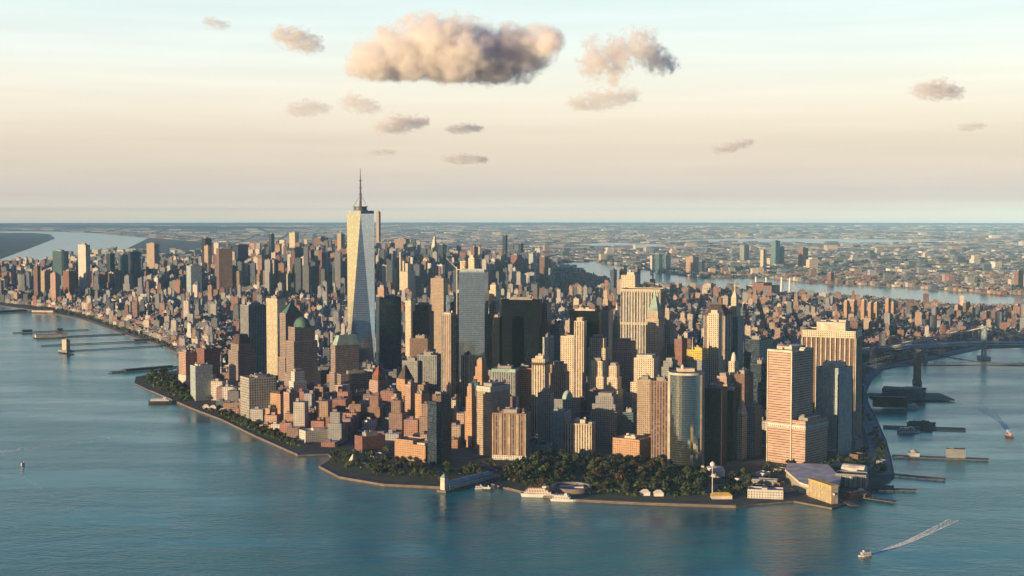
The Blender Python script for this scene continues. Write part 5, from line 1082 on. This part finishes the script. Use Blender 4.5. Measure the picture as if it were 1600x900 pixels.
# undergrowth and smaller crowns between the trees: one mass
mb = MB(); r = random.Random(31)
def clump(x, y, z, s):
    for k in range(5):
        c = Vector((x+r.gauss(0, s*.6), y+r.gauss(0, s*.6), z+abs(r.gauss(0, s*.4)))); n = Vector((r.gauss(0,1), r.gauss(0,1), r.gauss(.7,.8))).normalized(); u = n.orthogonal().normalized(); v = n.cross(u); q = s*r.uniform(.4, .8)
        mb.face([c-u*q-v*q, c+u*q-v*q, c+u*q*.8+v*q, c-u*q*.9+v*q*.8])
for px, n, s in ((((790,755),(800,730),(850,716),(960,726),(1050,731),(1088,738),(1106,748),(1104,778),(1000,780),(905,773),(840,765)), 900, 2.6), (((218,594),(252,586),(292,600),(300,634),(250,612)), 420, 3.2), (((305,636),(345,648),(385,662),(440,680),(466,702),(400,679),(345,653)), 420, 2.6), (((520,727),(530,704),(600,712),(640,728),(755,739),(690,752),(600,747)), 160, 2.2), (((1185,735),(1300,722),(1350,705),(1362,730),(1345,748),(1230,738),(1190,760)), 260, 2.2), (((1120,760),(1175,752),(1178,772),(1125,780)), 110, 2.2), (((705,738),(770,722),(785,735),(770,748)), 60, 2.2), (((1366,745),(1385,740),(1380,700),(1368,675),(1372,715)), 120, 2.2), (((60,484),(130,496),(200,521),(278,549),(276,546),(200,517),(130,491),(60,480)), 420, 4)):
    poly = [gp(*p) for p in px]; xs = [p[0] for p in poly]; ys = [p[1] for p in poly]; k = 0; tries = 0
    while k < n and tries < n*80:
        tries += 1; x, y = r.uniform(min(xs), max(xs)), r.uniform(min(ys), max(ys))
        if inpoly(x, y, poly) and free(x, y, 2) and not any((x-a)**2+(y-b)**2 < c*c for a, b, c in opens): clump(x, y, GZ+1+s*r.random(), s); k += 1
tag(mb.build('shrubbery', LEAF[0]), kind='stuff')
# woods on the far bluff and street greenery beyond the river: one mass of leaf clumps nobody could count
mb = MB(); r = random.Random(8)
def clump(x, y, z, s):
    for k in range(5):
        c = Vector((x+r.gauss(0, s*.6), y+r.gauss(0, s*.6), z+abs(r.gauss(0, s*.4)))); n = Vector((r.gauss(0,1), r.gauss(0,1), r.gauss(.7,.8))).normalized(); u = n.orthogonal().normalized(); v = n.cross(u); q = s*r.uniform(.4, .8)
        mb.face([c-u*q-v*q, c+u*q-v*q, c+u*q*.8+v*q, c-u*q*.9+v*q*.8])
n = 0
while n < 2600:
    D = 3400+r.random()**1.5*9000; px = r.uniform(0, 1700); q = PX(Xof(px, D), D, 0); x, y = Xof(px, D), D
    if on_manh(x, y, *q) or inpoly(x, y, far_poly): clump(x, y, GZ+4, 6+D*.0012); n += 1
tag(mb.build('street_trees', LEAF[0]), kind='stuff')

# ---- clouds: lumpy bodies of vapour far above and behind the city
def cloud(label, blobs, dens=.008, dist=14000, seed=0, sq=1.0, soft=.35, amp=1.9, base=None):
    """blobs: (px, py, radius in px) in the photograph; the cloud floats where those fall at its distance, as deep as it is tall"""
    k = dist/F; C = [((px-800)*k, (450-py)*k/sq, r_*k) for px, py, r_ in blobs]; r = random.Random(seed)
    cx = sum(c[0] for c in C)/len(C); cz = sum(c[1] for c in C)/len(C)
    xl = min(c[0] for c in C); low = lambda py: min(1, max(0, (py-45)/45))
    pts = [(x-cx, (.75*(x-xl)*((x-xl)/max(1, max(q[0] for q in C)-xl))*low(b_[1]) if sq == 1.0 else 0)+r.uniform(-.5, .5)*rad*.5, z-cz, rad) for (x, z, rad), b_ in zip(C, blobs)]
    z0 = H-dist*math.tan(PITCH)+cz*sq
    import bmesh
    bm = bmesh.new()
    for x, y, z, rad in pts:
        ret = bmesh.ops.create_icosphere(bm, subdivisions=3, radius=rad*1.12)
        for v in ret['verts']: v.co = v.co*(1+.10*mnoise.noise(v.co/rad*2+Vector((seed, x, z))))+Vector((x, y, z))
    me = bpy.data.meshes.new('cloud'); bm.to_mesh(me); bm.free(); o = bpy.data.objects.new('cloud', me); col.objects.link(o); o.location = (cx, dist, z0); o.scale.z = sq
    if len(pts) > 1:
        md = o.modifiers.new('r', 'REMESH'); md.mode = 'VOXEL'; md.voxel_size = max(p[3] for p in pts)/7
        dg = bpy.context.evaluated_depsgraph_get(); me2 = bpy.data.meshes.new_from_object(o.evaluated_get(dg)); o.modifiers.clear(); o.data = me2
    m = bpy.data.materials.new('cloud_vapour'); m.use_nodes = True; t = m.node_tree; t.nodes.clear(); out_ = nd(t, 'ShaderNodeOutputMaterial'); v = nd(t, 'ShaderNodeVolumePrincipled'); lk(t, v.outputs[0], out_.inputs['Volume'])
    v.inputs['Color'].default_value = (1,.985,.968,1); v.inputs['Anisotropy'].default_value = 0
    tcn = nd(t, 'ShaderNodeTexCoord'); field = None
    for x, y, z, rad in pts:
        ds = nd(t, 'ShaderNodeVectorMath', operation='DISTANCE'); lk(t, tcn.outputs['Object'], ds.inputs[0]); ds.inputs[1].default_value = (x, y, z)
        f = M_(t, 'SUBTRACT', 1.0, M_(t, 'DIVIDE', ds.outputs['Value'], rad)); field = f if field is None else M_(t, 'SMOOTH_MAX', field, f, .25)
    avg = sum(p[3] for p in pts)/len(pts)
    n = nd(t, 'ShaderNodeTexNoise'); n.inputs['Scale'].default_value = 2.1/avg; n.inputs['Detail'].default_value = 7; n.inputs['Roughness'].default_value = .68; lk(t, tcn.outputs['Object'], n.inputs[0])
    f = M_(t, 'ADD', field, M_(t, 'MULTIPLY', M_(t, 'SUBTRACT', n.outputs[0], .50+(amp-1.9)*.035), amp))
    if base:      # flat underside
        sz = nd(t, 'ShaderNodeSeparateXYZ'); lk(t, tcn.outputs['Object'], sz.inputs[0]); zb = ((450-base)*k-cz*sq)/sq
        f = M_(t, 'SUBTRACT', f, M_(t, 'MAXIMUM', M_(t, 'MULTIPLY', M_(t, 'SUBTRACT', zb+avg*.2, sz.outputs[2]), 1.3/avg), 0.0))
    mr_ = nd(t, 'ShaderNodeMapRange'); mr_.inputs[1].default_value = 0; mr_.inputs[2].default_value = soft; mr_.inputs[3].default_value = 0; mr_.inputs[4].default_value = dens; lk(t, f, mr_.inputs[0]); lk(t, mr_.outputs[0], v.inputs['Density'])
    o.data.materials.clear(); o.data.materials.append(m)
    return tag(o, label, 'cloud')
cloud('large peach cumulus cloud, biggest in the sky', [(580,102,40),(625,88,52),(668,76,58),(710,82,62),(755,85,58),(795,78,52),(832,68,42),(858,58,28),(640,108,32),(700,110,34)], .022, 14000, 1, 1.0, .5, 2.5, 130)
cloud('ragged grey-peach cloud beside the biggest cloud', [(930,100,32),(965,85,36),(1000,72,34),(1025,88,28),(1052,92,22),(955,118,22),(925,72,18)], .012, 14000, 2, 1.0, .4, 3.6)
cloud('thin wispy cloud patch under the ragged cloud', [(905,164,26),(930,158,32),(955,155,34),(980,150,26)], .005, 14000, 3, .6, .3, 3.4)
cloud('small grey cloud high above the western shore', [(445,58,24),(465,63,30),(485,72,26)], .010, 14000, 4, .7, .3, 3.4)
cloud('small peach cloud midway below the biggest cloud', [(603,200,22),(622,194,28),(642,192,24),(658,190,18)], .010, 15000, 5, .65, .3, 3.4)
cloud('faint wispy cloud left of the mast', [(466,172,24),(485,169,28),(503,170,20)], .005, 14000, 6, .6, .3, 3.4)
cloud('small faint cloud above the small peach cloud', [(552,160,24),(568,165,24),(582,170,18)], .006, 14000, 7, .7, .3, 3.4)
cloud('small dark flat cloud right of the small peach cloud', [(712,203,18),(728,201,20),(742,202,16)], .010, 15000, 8, .5, .3, 3.4)
cloud('low flat dark cloud over eastern midtown', [(705,249,18),(722,248,22),(740,249,20),(752,250,14)], .010, 16000, 9, .5, .3, 3.4)
cloud('thin dark slanting cloud over the far river', [(1122,235,16),(1138,231,20),(1154,226,18),(1166,222,14)], .010, 16000, 10, .5, .3, 3.4)
cloud('small blue-grey cloud alone on the eastern side', [(1440,142,24),(1462,141,30),(1484,146,22)], .010, 14000, 11, .65, .3, 3.4)
cloud('tiny grey cloud low on the eastern side', [(1506,200,16),(1524,197,16)], .006, 15000, 12, .5, .3, 3.4)
cloud('tiny faint cloud highest over the western sky', [(335,38,18),(350,42,16)], .006, 14000, 13, .6, .3, 3.4)
cloud('tiny flat cloud just right of the mast', [(588,238,16),(608,237,16)], .006, 15000, 14, .45, .3, 3.4)
